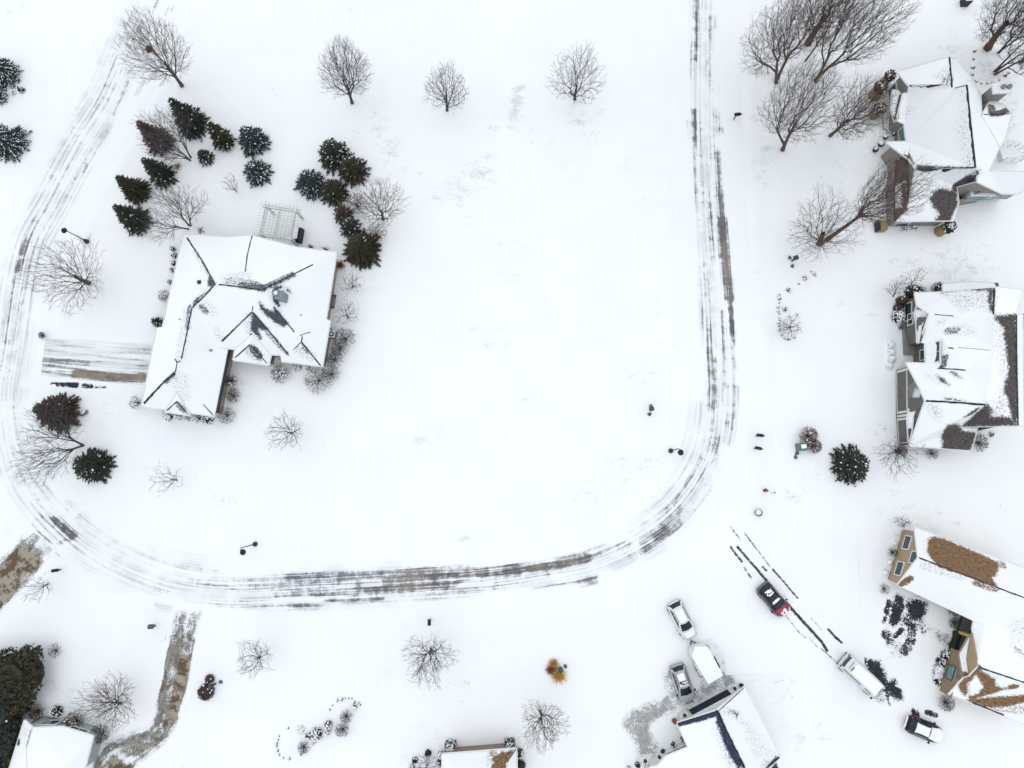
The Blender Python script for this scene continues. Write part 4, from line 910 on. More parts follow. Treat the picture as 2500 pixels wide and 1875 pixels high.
h3.roof(Cq, p3, ['na nl r1 r2 ar ap nb', 'ap ar bur bu b0 al', 'r2 r3 br bur ar', 'bu bur br bp', 'bp br blr bl', 'br r3 r4 cr blr', 'b0 bu bp bl b1', 'b1 bl blr cr cp cm cu', 'cp cr cv clr cl', 'cr r4 sv cv', 'r3 er3 er2 r4', 'r1 er0 er1 r3 r2'], 'umber', [
    ('p', [(1650,330),(1745,275),(1735,640),(1690,620),(1660,480)], .95, .5), ('p', [(900,335),(1420,290),(1750,270),(1740,330),(1500,335),(1280,310),(950,360)], .75, .5), ('p', [(1400,290),(1740,270),(1700,340),(1500,330)], .6, .5), ('p', [(960,350),(1600,330),(1680,420),(1650,640),(1300,640),(1050,470)], .41, .6), ('p', [(900,345),(1100,350),(1050,420),(950,390)], .5, .5),
    ('p', [(1760,700),(2095,685),(2120,oc(1010)),(1990,oc(1000)),(1960,oc(560)),(1900,oc(480)),(1980,oc(150)),(1960,1400),(1930,1150),(1900,880),(1780,770)], .97, .5), ('p', [(1740,700),(1900,900),(1960,1400),(1940,oc(200)),(1850,oc(250)),(1820,1300),(1750,900)], .44, .8), ('p', [(1820,oc(400)),(1960,oc(500)),(1980,oc(880)),(1720,oc(880)),(1660,oc(740)),(1780,oc(600))], .45, .8),
    ('p', [(1640,oc(660)),(1700,oc(760)),(1720,oc(880)),(2000,oc(880)),(2120,oc(1000)),(1250,oc(1015)),(1390,oc(890))], .97, .5), ('p', [(1040,oc(1000)),(1160,oc(980)),(1240,oc(1030)),(1270,oc(1090)),(1430,oc(1110)),(1470,oc(1150)),(1390,oc(1385)),(1045,oc(1370)),(950,oc(1180)),(980,oc(1080))], 1., .5),
    ('p', [(690,oc(650)),(830,oc(660)),(960,oc(800)),(930,oc(930)),(860,oc(920)),(720,oc(780))], .46, .5), ('p', [(1290,oc(870)),(1400,oc(790)),(1530,oc(715)),(1470,oc(790)),(1340,oc(865))], .95, .3), ('p', [(990,oc(580)),(1100,oc(580)),(1350,oc(640)),(1000,oc(615))], .8, .4), ('p', [(860,oc(220)),(950,oc(270)),(1060,oc(370)),(1020,oc(380)),(920,oc(310))], .9, .4), ('p', [(680,oc(220)),(860,oc(230)),(1000,oc(390)),(860,oc(360))], .40, .5),
    ('p', [(1070,oc(180)),(1110,oc(170)),(1260,oc(270)),(1200,oc(260))], .95, .35), ('p', [(860,790),(1020,730),(980,810),(860,840)], .46, .4), ('l', [(1040,945),(1150,930)], .3, .58), ('l', [(1230,910),(1330,960)], .4, .35), ('p', [(940,oc(120)),(1040,1200),(1000,1330),(960,oc(130))], .42, .3), ('l', [(960,oc(90)),(1000,1330)], .15, .7)], .26)
h3.ridges(Cq, [([(1754,275),(1745,480),(1736,680)], .26), ([(2098,690),(2090,1200),(2100,1640),(2120,oc(1000))], .26), ([(830,683),(1130,708)], .1), ([(700,oc(622)),(1150,oc(648)),(1615,oc(682))], .32), ([(870,oc(122)),(1120,oc(135)),(1305,oc(152))], .16), ([(1042,1195),(1120,1205)], .2), ([(1190,1190),(1400,1205),(1700,1235)], .06)], 'ridge')
pn = dict(a=(965,212,3.0), b=(1420,176,3.0), c=(1815,195,3.0), d=(1822,270,4.2), f=(1750,268,4.6), g=(968,332,4.2))
h3.roof(Cq, pn, ['a b c d f g'], 'umber', [('l', [(1812,200),(1815,280)], .25, .9)], .3, 'side_roof')
pt = dict(a=(530,660,2.9), b=(565,545,3.4), c=(700,560,4.2), d=(740,640,4.4), f=(640,880,4.2), g=(608,1108,3.2), h=(570,1120,2.8), i=(560,840,2.8))
h3.roof(Cq, pt, ['a b c d f i', 'i f g h'], 'umber', [('l', [(620,565),(690,570)], .15, .9)], .25, 'porch_roof')
pv = dict(a=(550,oc(420),3.0), b=(630,oc(505),4.0), c=(520,oc(860),3.8), d=(500,oc(1085),3.8), f=(440,oc(1310),2.8), g=(415,oc(870),2.8))
h3.roof(Cq, pv, ['a b c g', 'g c d f'], 'umber', [('l', [(490,oc(1090)),(460,oc(1300))], .22, .9)], .25, 'pent_roof')
f3 = lambda L, z: [P(Cq(*k), z) for k in L]
h3.walls(f3([(545,355),(890,345),(965,225),(1800,200)], 3.2)+f3([(2190,320),(2200,oc(1005))], 6.)+f3([(1520,oc(1010)),(1450,oc(1180)),(1392,oc(1380)),(455,oc(1312))], 3.)+f3([(420,oc(860)),(410,oc(60)),(690,oc(40)),(690,1140),(585,1120),(530,860),(530,660)], 3.), 'wall_dark', inset=.25)
h3.panel(Cq, [(757,672,5.7),(640,880,4.0),(600,1108,3.4),(740,640,5.4)], 'wall_dark', 'gable_wall')
h3.panel(Cq, [(692,oc(632),6.1),(625,oc(505),5.0),(520,oc(860),3.6),(515,oc(1010),3.6)], 'wall_dark', 'gable_wall')
h3.panel(Cq, [(1034,1196,6.1),(925,985,4.8),(825,1075,3.4),(822,oc(105),3.4),(925,oc(105),4.7)], 'wall_dark', 'gable_wall')
h3.panel(Cq, [(830,1165,3.45),(975,1110,5.0),(965,1310,5.0),(825,1390,3.45)], 'trim', 'trim_panel')
h3.window(Cq(865,1262), 2.2, 1.5, 'glass', 'trim', div=2)
h3.window(Cq(435,640), 2.0, 1.5, 'glass_teal', 'trim'); h3.window(Cq(470,755), 1.3, 1.1, 'glass_teal', 'trim'); h3.window(Cq(680,1300), 1.2, 1.6, 'glass_teal', 'trim')
h3.window(Cq(340,oc(470)), 4.8, 2.1, 'wall_dark', 'trim', 'garage_door'); h3.window(Cq(360,oc(1090)), 2.6, 2.1, 'wall_dark', 'trim', 'garage_door')
for y in (800, 855, 905, 160): h3.box_on_wall(Cq(335, oc(y)), (.24, .14, 2.3), 'trim', 'corner_board', .2)
ds = MB(); c = P(Cq(505, 1040), .35); ds.box((c.x, c.y, .15), (2.2, 4.0, .4), -.02); do_ = ds.build('porch_slab', M['wood'], h3.root); d2 = MB(); c = P(Cq(408, 1010), .2); d2.box((c.x, c.y, .1), (.8, 2.9, .28), -.02); d2.build('step', M['snow'], do_); pl = MB(); u = P(Cq(455,1150), .2); pl.tube(u, (P(Cq(560,1092), 2.9).x, P(Cq(560,1092), 2.9).y, 2.9), .09, .09, 6)
col = MB(); u = P(Cq(450, 1150), 0.); col.box((u.x, u.y, 1.4), (.2, .2, 2.8)); col.build('porch_column', M['trim'], h3.root)
sk = MB(); q = P(Cq(2200, 800), 5.8); sk.box((q.x+.6, q.y, 5.9), (2.0, 1.9, .2), .05); sko = sk.build('skylight', M['metal'], h3.root); s2 = MB(); s2.box((q.x+.6, q.y, 6.02), (1.7, 1.6, .06), .05); s2.build('pane', M['glass_pale'], sko)
pw = dict(a=(1540,oc(1015),3.0), b=(2130,oc(1015),4.6), c=(2320,oc(1065),3.0), d=(1900,oc(1105),2.9), f=(1530,oc(1085),2.9))
h3.pipe(Cq(1805,712), .07, .3)

# --- tan house with the cedar roof, lower right ----------------------------------
E1 = T(2150, 1260, 350); oe = lambda y: y+1390.6
h4 = House('tan_cedar_house', 'tan sided house at the lower right with a big patch of bare brown shingles', E1(1500, 900))
p4 = dict(nw=(528,172,3.1), rp=(585,642,6.0), sw=(265,1068,3.1), re=(2230,1268,6.0), ne=(1985,712,3.1), ne2=(2230,805,3.1), se=(1442,1532,3.1), v1=(1600,1700,3.4), v2=(2230,oe(420),4.4), v0=(2230,1700,4.6),
    gl=(1405,oe(345),3.0), gp=(1505,oe(938),6.0), gre=(2230,oe(1178),6.0), gb=(1045,oe(1352),3.0), gb2=(1390,oe(1478),3.0), hv=(2230,oe(1245),5.4), u1=(1382,oe(1066),4.5), u2=(1274,oe(1098),3.9), gs=(2230,oe(1830),3.0))
h4.roof(E1, p4, ['nw rp re ne2 ne', 'rp sw se v1 v0 re', 'se gl gp gre v2 v0 v1', 'gp u1 u2 gb gb2 hv gre', 'gb2 gs hv'], 'cedar', [
    ('p', [(740,370),(820,325),(930,345),(1250,470),(1500,570),(1700,660),(1830,730),(1780,900),(1700,940),(1800,1080),(1700,1060),(1400,940),(900,790),(780,650),(720,540)], 1., .4), ('p', [(680,420),(780,340),(780,680),(680,560)], .46, .6), ('l', [(1840,740),(1890,750)], .3, .6), ('p', [(1480,690),(1600,760),(1700,880),(1640,900),(1540,820),(1440,900)], .60, .4),
    ('l', [(275,1055),(360,1030),(440,970)], .28, .85), ('l', [(680,760),(900,830),(1250,930)], .35, .40), ('l', [(1450,1020),(1600,1080),(1780,1135)], .2, .66),
    ('p', [(1505,oe(955)),(1760,oe(1130)),(1780,oe(1230)),(1900,oe(1270)),(2080,oe(1240)),(1900,oe(1290)),(1600,oe(1380)),(1380,oe(1440)),(1360,oe(1390)),(1510,oe(1350)),(1600,oe(1230)),(1470,oe(1010))], 1., .35), ('p', [(1280,oe(1110)),(1340,oe(1150)),(1345,oe(1350)),(1300,oe(1380)),(1230,oe(1320)),(1200,oe(1200))], .95, .4), ('l', [(1340,oe(1110)),(1490,oe(960))], .3, .9),
    ('p', [(1400,oe(1485)),(1900,oe(1390)),(2230,oe(1310)),(2230,oe(1480)),(1900,oe(1560)),(1600,oe(1560))], .95, .4), ('l', [(1600,oe(1600)),(2230,oe(1600))], .4, .5), ('l', [(2000,oe(1250)),(2090,oe(1240))], .2, .8), ('p', [(1980,oe(560)),(2080,oe(600)),(2230,oe(760)),(2230,oe(830)),(2100,oe(730))], .56, .5), ('p', [(2030,oe(200)),(2230,oe(130)),(2230,oe(700)),(2000,oe(520))], .34, .6)], .27)
h4.ridges(E1, [([(595,645),(1100,835),(1600,1025),(2220,1262)], .22), ([(1510,oe(940)),(1800,oe(1040)),(2220,oe(1178))], .24), ([(1400,oe(1482)),(1700,oe(1600)),(1900,oe(1680))], .2)])
pq = dict(a=(1215,oe(740),3.0), b=(1350,oe(500),3.2), c=(1412,oe(430),3.6), d=(1345,oe(800),4.0), f=(1380,oe(1065),4.0), g=(1272,oe(1098),3.6))
h4.roof(E1, pq, ['a b c d', 'a d f g'], 'cedar', [('l', [(1325,oe(1095)),(1340,oe(1080))], .25, .9)], .25, 'pent_roof', fascia='stone')
f4 = lambda L, z: [P(E1(*k), z) for k in L]
h4.walls(f4([(528,180),(1985,720),(2225,810),(2225,oe(1800)),(1390,oe(1475)),(1048,oe(1345)),(1240,oe(735)),(1500,oe(760)),(1690,1600),(268,1062)], 3.), 'wall_tan', inset=.3)
h4.panel(E1, [(1503,oe(938),5.9),(1408,oe(410),4.0),(1335,oe(800),4.0),(1378,oe(1068),4.2)], 'wall_tan', 'gable_wall')
h4.window(E1(415,412), 1.5, 1.3, 'glass'); h4.window(E1(297,812), 1.5, 1.3, 'glass'); h4.window(E1(525,640), 1.3, 1.3, 'glass_teal', dz=0)
h4.window(E1(1085,oe(1020)), 1.5, 1.2, 'glass_pale', 'wall_slate')
h4.box_on_wall(E1(1140,oe(820)), (2.0, .06, 2.2), 'wall_tan2', 'panel'); h4.box_on_wall(E1(1045,oe(1210)), (2.0, .06, 2.2), 'wall_tan2', 'panel')
ph = [P(E1(*p), .3) for p in [(1275,1480),(1450,1530),(1290,oe(740)),(1110,oe(700))]]; pm_ = MB(); pm_.prism([(v.x, v.y) for v in ph], 0, .3); po = pm_.build('porch_floor', M['wood'], h4.root)
for x, y in [(1262,oe(98)),(1192,oe(390)),(1115,oe(680))]:
    u = P(E1(x, y), .3); cm = MB(); cm.box((u.x, u.y, 1.65), (.28, .28, 2.75)); cm.build('porch_column', M['amber'], h4.root)
pe_ = MB(); u, v = P(E1(1270,oe(90)), .5), P(E1(1100,oe(690)), .5); pe_.tube(u, v, .09, .09, 5); pe_.build('porch_edge', M['ridge'], po)

# --- white house with the double garage, bottom -----------------------------------
G = T(1520, 1620, 400)
h5 = House('white_garage_house', 'white house at the bottom with a dark double garage door behind the parked trailer', G(1400, 1000))
p5 = dict(L=(738,802,3.0), pk=(1272,634,5.4), R=(1652,310,3.0), er=(2128,1252,3.0), rb=(1648,1425,5.6), wl=(884,1132,3.1), m=(1500,1400,5.2), rb2=(1760,1700,5.6), er2=(2260,1560,3.0), e3=(1930,1480,3.6), b0=(590,1252,3.0), b1=(470,1385,3.4), b2=(370,1402,2.9), b3=(300,1700,3.), b4=(1500,1720,5.4))
h5.roof(G, p5, ['L pk rb m wl', 'pk R er rb', 'wl m b4 b0', 'b0 b4 b3 b2 b1', 'rb er e3 rb2', 'm rb rb2 b4'], 'navy', [
    ('l', [(745,800),(1000,740),(1240,665)], .28, .9), ('p', [(1250,650),(1300,650),(1400,900),(1520,1150),(1640,1400),(1560,1420),(1440,1250),(1330,980),(1260,800)], .88, .4), ('p', [(1230,720),(1260,800),(1330,980),(1440,1250),(1560,1420),(1440,1420),(1330,1200),(1240,900)], .47, .6), ('p', [(1320,650),(1480,600),(1560,640),(1600,720),(1560,760),(1480,700),(1400,680)], .60, .5), ('p', [(1500,640),(1700,780),(1900,1000),(1700,1000)], .36, .6),
    ('p', [(1750,900),(2100,1240),(1800,1300),(1650,1000)], .33, .6), ('p', [(2115,1240),(2060,1260),(1920,1410),(1960,1420)], .9, .35), ('p', [(2110,1230),(1900,1300),(1850,1410),(1950,1410)], .47, .5)], .26)
h5.ridges(G, [([(1276,640),(1400,905),(1520,1150),(1645,1410)], .36), ([(1260,640),(1276,632)], .3), ([(1300,636),(1640,322)], .14), ([(1955,1405),(2115,1262)], .3)], 'ridge_navy')
f5 = lambda L, z: [P(G(*k), z) for k in L]
h5.walls(f5([(738,800),(1652,312),(2120,1250)], 3.)+f5([(2240,1560),(320,1680)], 3.)+f5([(372,1400),(590,1255),(880,1130)], 3.), 'wall_white', inset=.5)
h5.window(G(1180,525), 4.9, 2.0, 'ridge_navy', 'white', 'garage_door', dz=0)
for p in [(1570,330),(820,690)]: h5.box_on_wall(G(*p), (1.1, .35, 2.5), 'wall_white', 'pier', 0)
h5.window(G(745,1195), 2.6, 1.1, 'glass', 'trim', div=3)
for p, nm in [((1497,348),0),((832,705),0),((508,1270),0),((305,1375),0)]:
    q, n = h5.on_wall(G(*p)); q = q if q is not None else P(G(*p), 2.)
    sc_ = MB(); n = n or Vector((0, 1, 0)); c = q+n*.5; c.z = 2.1; sc_.lathe((c.x, c.y, c.z-.25), [(.05, 0), (.14, .1), (.15, .35), (.2, .38), (.04, .5)], 8); sc_.tube(c, c-n*.5, .03, .03, 5); sc_.build('wall_lantern', M['black'], h5.root)
for x, y in [(495,1265),(300,1370)]:
    u = P(G(x, y), 0); cm = MB(); cm.box((u.x+.2, u.y-.2, 1.4), (.55, .55, 2.8), .5); cm.build('entry_pier', M['wall_white'], h5.root)

# --- sage house at the bottom left corner -----------------------------------------
J = T(0, 1700, 400)
h6 = House('sage_house', 'sage green house at the bottom left corner behind red twig shrubs', J(800, 900), group='houses along the snowy street')
p6 = dict(a=(448,424,3.2), b=(842,412,3.2), c=(1255,538,3.2), d=(1120,1060,3.2), f=(370,1060,3.5), g=(362,720,3.5), rd=(800,1060,4.7), ri=(720,760,4.3))
h6.roof(J, p6, ['a b ri g', 'b c rd ri', 'c d rd', 'g ri rd f'], 'slate', [], .35)
p6b = dict(a=(330,322,2.6), b=(446,428,3.0), c=(372,690,3.4), g=(355,760,3.4), d=(365,1060,3.4), f=(100,1060,2.6))
h6.roof(J, p6b, ['a b c g d f'], 'slate', [('p', [(340,350),(420,430),(370,560),(280,560)], .34, .6), ('l', [(430,470),(370,680)], .08, .9), ('l', [(360,780),(370,960)], .08, .9), ('l', [(250,600),(248,630)], .15, .8)], .3, 'wing_roof')
f6 = lambda L, z: [P(J(*k), z) for k in L]
h6.walls(f6([(448,424),(842,412),(1255,538),(1120,1050),(110,1050),(335,330)], 3.), 'wall_sage', inset=.35)
h6.panel(J, [(405,352,0.02),(597,258,0.02),(932,332,0.02),(925,380,1.2),(845,408,3.0),(455,420,3.0)], 'wall_sage', 'bay_wall')
h6.window(J(660,362), 2.3, 1.4, 'glass', div=2); h6.window(J(1040,470), 2.0, 1.2, 'glass', div=2)

# --- stone based house cut by the bottom edge -------------------------------------
Lq = T(1000, 1780, 300)
h7 = House('brown_roof_house', 'house at the bottom centre with a snowy roof and one bare brown corner', Lq(1200, 800), group='houses along the snowy street')
p7 = dict(a=(582,455,2.9), b=(1922,352,2.9), c=(1950,1200,2.9), d=(600,1300,2.9), r0=(1000,900,5.5), r1=(1600,860,5.5))
h7.roof(Lq, p7, ['a b r1 r0', 'b c r1', 'c d r0 r1', 'd a r0'], 'cedar', [('p', [(1500,500),(1620,450),(1650,410),(1740,420),(1800,400),(1895,378),(1750,590),(1640,600),(1560,625),(1480,560)], 1., .25), ('l', [(1480,450),(1540,450)], .2, .6), ('l', [(1440,560),(1460,480)], .3, .44), ('l', [(1520,690),(1600,680),(1690,668)], .2, .85)], .2)
h7.ridges(Lq, [([(1915,362),(1760,580)], .1)])
h7.walls([P(Lq(*k), 2.9) for k in [(582,455),(1922,352),(1950,1200),(600,1300)]], 'brick', inset=.35)
for x, y in [(795,395),(1765,330)]:
    u = P(Lq(x, y), 0); pm_ = MB(); pm_.box((u.x, u.y, .9), (1.0, .9, 1.9), .05); po = pm_.build('entry_pier', M['brick'], h7.root)

# ------------------------------------------------------------------ vehicles (x forward)
def loft(mb, rings):
    n = len(rings[0]); vs = [p for r in rings for p in r]
    mb.add(vs, [(j*n+i, j*n+(i+1) % n, (j+1)*n+(i+1) % n, (j+1)*n+i) for j in range(len(rings)-1) for i in range(n)]+[tuple(reversed(range(n))), tuple(range((len(rings)-1)*n, len(rings)*n))])
def car(name, label, nose, tail, paint_m, W=1.82, Hr=1.5, cat='car', glass='glass_car', kind='suv', hood=None, side=None, group='cars parked around the cul-de-sac', snow=(), lenm=None, sunroof=False):
    a, b_ = P(nose), P(tail); d = a-b_; L = lenm or d.length; c = (a+b_)/2; yaw = math.atan2(d.y, d.x)
    root = thing(name, label, cat, Vector((c.x, c.y, 0)), group, yaw); h = L/2
    van = kind == 'van'
    zb = 1.0 if not van else 1.2                       # belt line
    zh = .98 if not van else 1.2
    # body: rounded plan, side tumblehome
    mb = MB(); rings = []
    st = [(-h, .62, .55, .8), (-h+.07, .84, .42, .93), (-h+.28, .95, .30, zb-.02), (-h+.9, 1., .24, zb), (0, 1., .22, zb), (h*.42, 1., .24, zb-.01), (h-.95, .99, .26, zh-.03), (h-.45, .95, .30, zh-.10), (h-.16, .84, .36, zh-.24), (h, .58, .46, zh-.40)]
    for x, k, z0, z1 in st:
        w = W/2*k; rings.append([(x, -w*.9, z0), (x, -w, z0+.22), (x, -w*.985, z1-.18), (x, -w*.88, z1), (x, 0, z1+.035*(1 if x > 0 else .5)), (x, w*.88, z1), (x, w*.985, z1-.18), (x, w, z0+.22), (x, w*.9, z0)])
    loft(mb, rings); body = mb.build('body', M[side or paint_m], root, True, local=True)
    if hood:
        hb = MB(); rg = []
        for x, k, z in [(h*.40, .84, zb+.03), (h-.95, .86, zh+.015), (h-.45, .80, zh-.055), (h-.18, .66, zh-.18), (h-.05, .50, zh-.30)]:
            w = W/2*k; rg.append([(x, -w, z-.02), (x, -w*.5, z+.02), (x, 0, z+.03), (x, w*.5, z+.02), (x, w, z-.02), (x, 0, z-.08)])
        loft(hb, rg); hb.build('hood', M[hood], root, True, local=True)
    # greenhouse
    xr0, xr1 = -h+(.16 if kind != 'sedan' else .75), -h+(.62 if kind == 'suv' else .22 if van else 1.35)
    xf0, xf1 = (h*.53, h*.07) if not van else (h-.40, h-1.0)
    wb, wt = W/2*.87, W/2*(.66 if not van else .80)
    cb = MB(); pts_b = [(xr0, -wb*.9), (xr0+.25, -wb), (xf0-.35, -wb), (xf0, -wb*.84), (xf0+.12, 0), (xf0, wb*.84), (xf0-.35, wb), (xr0+.25, wb), (xr0, wb*.9), (xr0-.05, 0)]
    pts_t = [(xr1, -wt*.86), (xr1+.18, -wt), (xf1-.22, -wt), (xf1, -wt*.9), (xf1+.1, 0), (xf1, wt*.9), (xf1-.22, wt), (xr1+.18, wt), (xr1, wt*.86), (xr1-.05, 0)]
    n = 10; zt = Hr-.05
    cb.add([(x, y, zb-.03) for x, y in pts_b]+[(x, y, zt) for x, y in pts_t]+[((x-(xr1+xf1)/2)*.92+(xr1+xf1)/2, y*.88, Hr) for x, y in pts_t], [(i, (i+1) % n, n+(i+1) % n, n+i) for i in range(n)]+[(n+i, n+(i+1) % n, 2*n+(i+1) % n, 2*n+i) for i in range(n)]+[tuple(range(2*n, 3*n))])
    cb.build('cabin', M[paint_m], root, False, local=True)
    def pane(nm, quad, g=glass, off=.02):
        q = [Vector(v) for v in quad]; nn = (q[1]-q[0]).cross(q[-1]-q[0]).normalized(); ctr = sum(q, Vector())/len(q)
        if nn.dot(ctr-Vector((0, 0, .8))) < 0: nn = -nn
        m = MB(); k = len(q); m.add([v+nn*off for v in q]+[v-nn*.01 for v in q], [tuple(range(k)), tuple(reversed(range(k, 2*k)))]+[(i, (i+1) % k, k+(i+1) % k, k+i) for i in range(k)])
        return m.build(nm, M[g], root, local=True)
    def lerp(i, s, t):     # point on the cabin side: i-th corner, s up
        return None
    def at(i, t): 
        (x0, y0), (x1, y1) = pts_b[i % n], pts_t[i % n]; return Vector((x0+(x1-x0)*t, y0+(y1-y0)*t, zb-.03+(zt-zb+.03)*t))
    lo, hi = .10, .93
    wsq = [at(3, lo), at(4, lo), at(5, lo), at(5, hi), at(4, hi), at(3, hi)]
    for v in wsq: v.y *= .96
    m = MB(); up = Vector((.03, 0, .025)); m.add([v+up for v in wsq], [(0, 1, 4, 5), (1, 2, 3, 4)]); m.build('windshield', M[glass], root, local=True)
    rq = [at(8, lo), at(9, lo), at(0, lo), at(0, hi), at(9, hi), at(8, hi)]
    for v in rq: v.y *= .92
    m = MB(); up = Vector((-.03, 0, .02)); m.add([v+up for v in rq], [(0, 1, 4, 5), (1, 2, 3, 4)]); m.build('rear_window', M[glass], root, local=True)
    for i, j, sg in ((1, 2, -1), (6, 7, 1)):
        for u0, u1 in ((.03, .34), (.37, .66), (.69, .97)) if not van else ((.03, .62), (.76, .97)):
            if sg > 0: u0, u1 = 1-u1, 1-u0
            A = at(i, .12).lerp(at(j, .12), u0); B2 = at(i, .12).lerp(at(j, .12), u1); C2 = at(i, .88).lerp(at(j, .88), u1); D2 = at(i, .88).lerp(at(j, .88), u0); pane('side_window', [A, B2, C2, D2])
    for sg in (-1, 1):
        m = MB(); m.box((xf0-.25, sg*(W/2+.09), zb+.08), (.16, .24, .16), sg*.2, .85); m.build('mirror', M['black' if paint_m != 'paint_white' else paint_m], root, local=True)
        m = MB(); m.box((h-.20, sg*W*.36, zh-.27), (.34, .34, .16), -sg*.55, .9); m.build('headlight', M['lamp_clear'], root, local=True)
        m = MB(); m.box((-h+.17, sg*W*.385, zb-.02), (.16, .17, .24), sg*.35, .8); m.build('taillight', M['lamp_red'], root, local=True)
        for x in (h-.92, -h+.85):
            w = MB(); w.tube((x, sg*(W/2-.20), .33), (x, sg*(W/2+.01), .33), .33, .33, 18); wo = w.build('wheel', M['tyre'], root, local=True)
            r = MB(); r.tube((x, sg*(W/2), .33), (x, sg*(W/2+.025), .33), .21, .19, 14); r.build('rim', M['rim'], wo, local=True)
        if kind == 'suv' :
            m = MB(); m.tube((xr1+.15, sg*wt*.86, Hr+.03), (xf1-.2, sg*wt*.86, Hr+.03), .025, .025, 6); m.build('roof_rail', M['black' if paint_m != 'paint_white' else 'metal'], root, local=True)
    rnd = random.Random(len(label))
    for s in snow:
        (x0, x1), wv, z, bare_ = s[:4]; m = MB(); g = 15; vs = []; fs = []
        for i in range(g):
            for j in range(9):
                x = x0+(x1-x0)*i/(g-1); y = wv*(j/8*2-1)*(1 if len(s) < 5 else (1+(s[4]-1)*i/(g-1))); e = min(i, g-1-i, j*2, (8-j)*2)
                vs.append((x+rnd.uniform(-.02, .02), y+rnd.uniform(-.02, .02), z+(.05 if e else -.03)+rnd.uniform(0, .012)-(.0 if len(s) < 6 else s[5]*((i/(g-1))**1.6))-.05*(abs(j-4)/4)**2))
        keep = lambda i, j: noise.noise(Vector((i*.33+x0*3, j*.45, len(label)*.37)))*.5+.5 > bare_
        fs = [(i*9+j, i*9+j+1, (i+1)*9+j+1, (i+1)*9+j) for i in range(g-1) for j in range(8) if keep(i, j)]
        m.add(vs, fs); m.build('snow_cover', M['snow'], root, True, local=True)
    if sunroof:
        m = MB(); m.box(((xr1+xf1)/2+.2, 0, Hr+.012), ((xf1-xr1)*.48, wt*1.25, .03)); m.build('sunroof', M[glass], root, local=True)
    return root, h, W, Hr, (xr1, xf1, wt, xf0)
cz = T(1600, 1440, 180); cz = (lambda s: (lambda x, y: (1600+x*s, 1440+y*s)))(180/1066)
car('parked_car', 'white estate car parked alone in front of the trailer nose', cz(500,672), cz(235,150), 'paint_white', 1.85, 1.55, snow=[((-1.3,.1),.54,1.56,0), ((1.35,2.1),.62,1.0,.12,.8,.16)])
car('parked_car', 'silver car with a part cleared sunroof parked beside the trailer', cz(470,1610), cz(280,1050), 'paint_silver', 1.85, 1.5, snow=[((-1.3,-.45),.5,1.5,.25), ((-.4,.1),.52,1.5,.5)], sunroof=True)
cy = lambda x, y: (1830+x*120/1659, 1400+y*120/1659)
car('parked_car', 'car with a red hood and dark salty body driving on the tyre tracks', cy(1130,1320), cy(330,360), 'paint_black', 1.9, 1.5, side='paint_grey', hood='paint_red', snow=[((-1.4,-.7),.5,1.5,.42), ((-.1,.2),.58,1.49,.05), ((1.4,2.05),.40,1.02,.35,.8,.18)], sunroof=True)
vz = lambda x, y: (2030+x*270/1866, 1580+y*270/1866)
vr, vh, vw, vt, vx = car('parked_van', 'long white van parked beside the bare asphalt patch', vz(760,745), vz(130,160), 'paint_van', 1.98, 2.0, 'van', 'glass_teal', 'van', snow=[((-1.75,1.85),.75,2.0,0)], group='cars parked around the cul-de-sac')
m = MB(); m.box((-vh+.95, -.22, 2.0), (.10, .5, .08)); m.build('roof_lamp', M['black'], vr, local=True)
m = MB()
for k_ in range(7): m.box((-vh+.62+.02*(k_%2), -.42+.14*k_, 2.012), (.13 if k_ % 3 else .09, .035, .012), .25*(k_ % 2)); m.box((-vh+.56, -.40+.14*k_, 2.012), (.03, .08, .012))
m.build('faded_lettering', M['ridge'], vr, local=True)
m = MB(); m.box((-vh+.13, 0, .52), (.22, 1.7, .2)); m.build('rear_bumper', M['ridge'], vr, local=True)
car('parked_car', 'black SUV with clean snow on its roof and hood, parked nearest the bottom right', vz(1760,1460), vz(1225,1235), 'paint_black', 1.95, 1.65, snow=[((-1.3,.2),.55,1.67,0), ((.34,1.2),.62,1.54,0,1.1,.42), ((1.15,2.05),.74,1.10,0,.85,.20), ((-2.2,-2.05),.7,.98,0)])
# V-nosed trailer
ta, tb_ = P(cz(665,800)), P(cz(870,1300)); d = ta-tb_; yaw = math.atan2(d.y, d.x); c = (ta+tb_)/2
tr = thing('cargo_trailer', 'white V-nosed trailer buried under clean snow before the garage', 'trailer', Vector((c.x, c.y, 0)), None, yaw)
u = lambda px, z: (lambda w: (w.x*math.cos(-yaw)-w.y*math.sin(-yaw), w.x*math.sin(-yaw)+w.y*math.cos(-yaw)))(P(cz(*px), z)-Vector((c.x, c.y, z)))
top = [u(p, 2.1) for p in [(522,955),(580,815),(760,825),(978,1235),(765,1365)]]
bm_ = MB(); bm_.prism(top, .45, 2.1); bo = bm_.build('body', M['paint_white'], tr, local=True)
sn = MB(); cx0 = sum(p[0] for p in top)/5; cy0 = sum(p[1] for p in top)/5
sn.prism([((p[0]-cx0)*1.0+cx0, (p[1]-cy0)*1.0+cy0) for p in top], 2.11, 2.17); n0 = len(sn.v); sn.build('snow_cover', M['snow'], tr, local=True)
fr = [u(p, .5) for p in [(480,905),(535,810),(560,775),(760,800),(790,850)]]
sk = MB(); sk.prism(fr+[top[2], top[1], top[0]][::1][0:0] or fr, .42, .6); sk.build('nose_skirt', M['metal'], tr, local=True)
for sg, px in ((1, [(555,1070),(590,1062),(690,1235),(655,1255)]),):
    q = [u(p, .75) for p in px]; f_ = MB(); f_.prism(q, .62, .72); fo = f_.build('fender', M['snow'], tr, local=True)
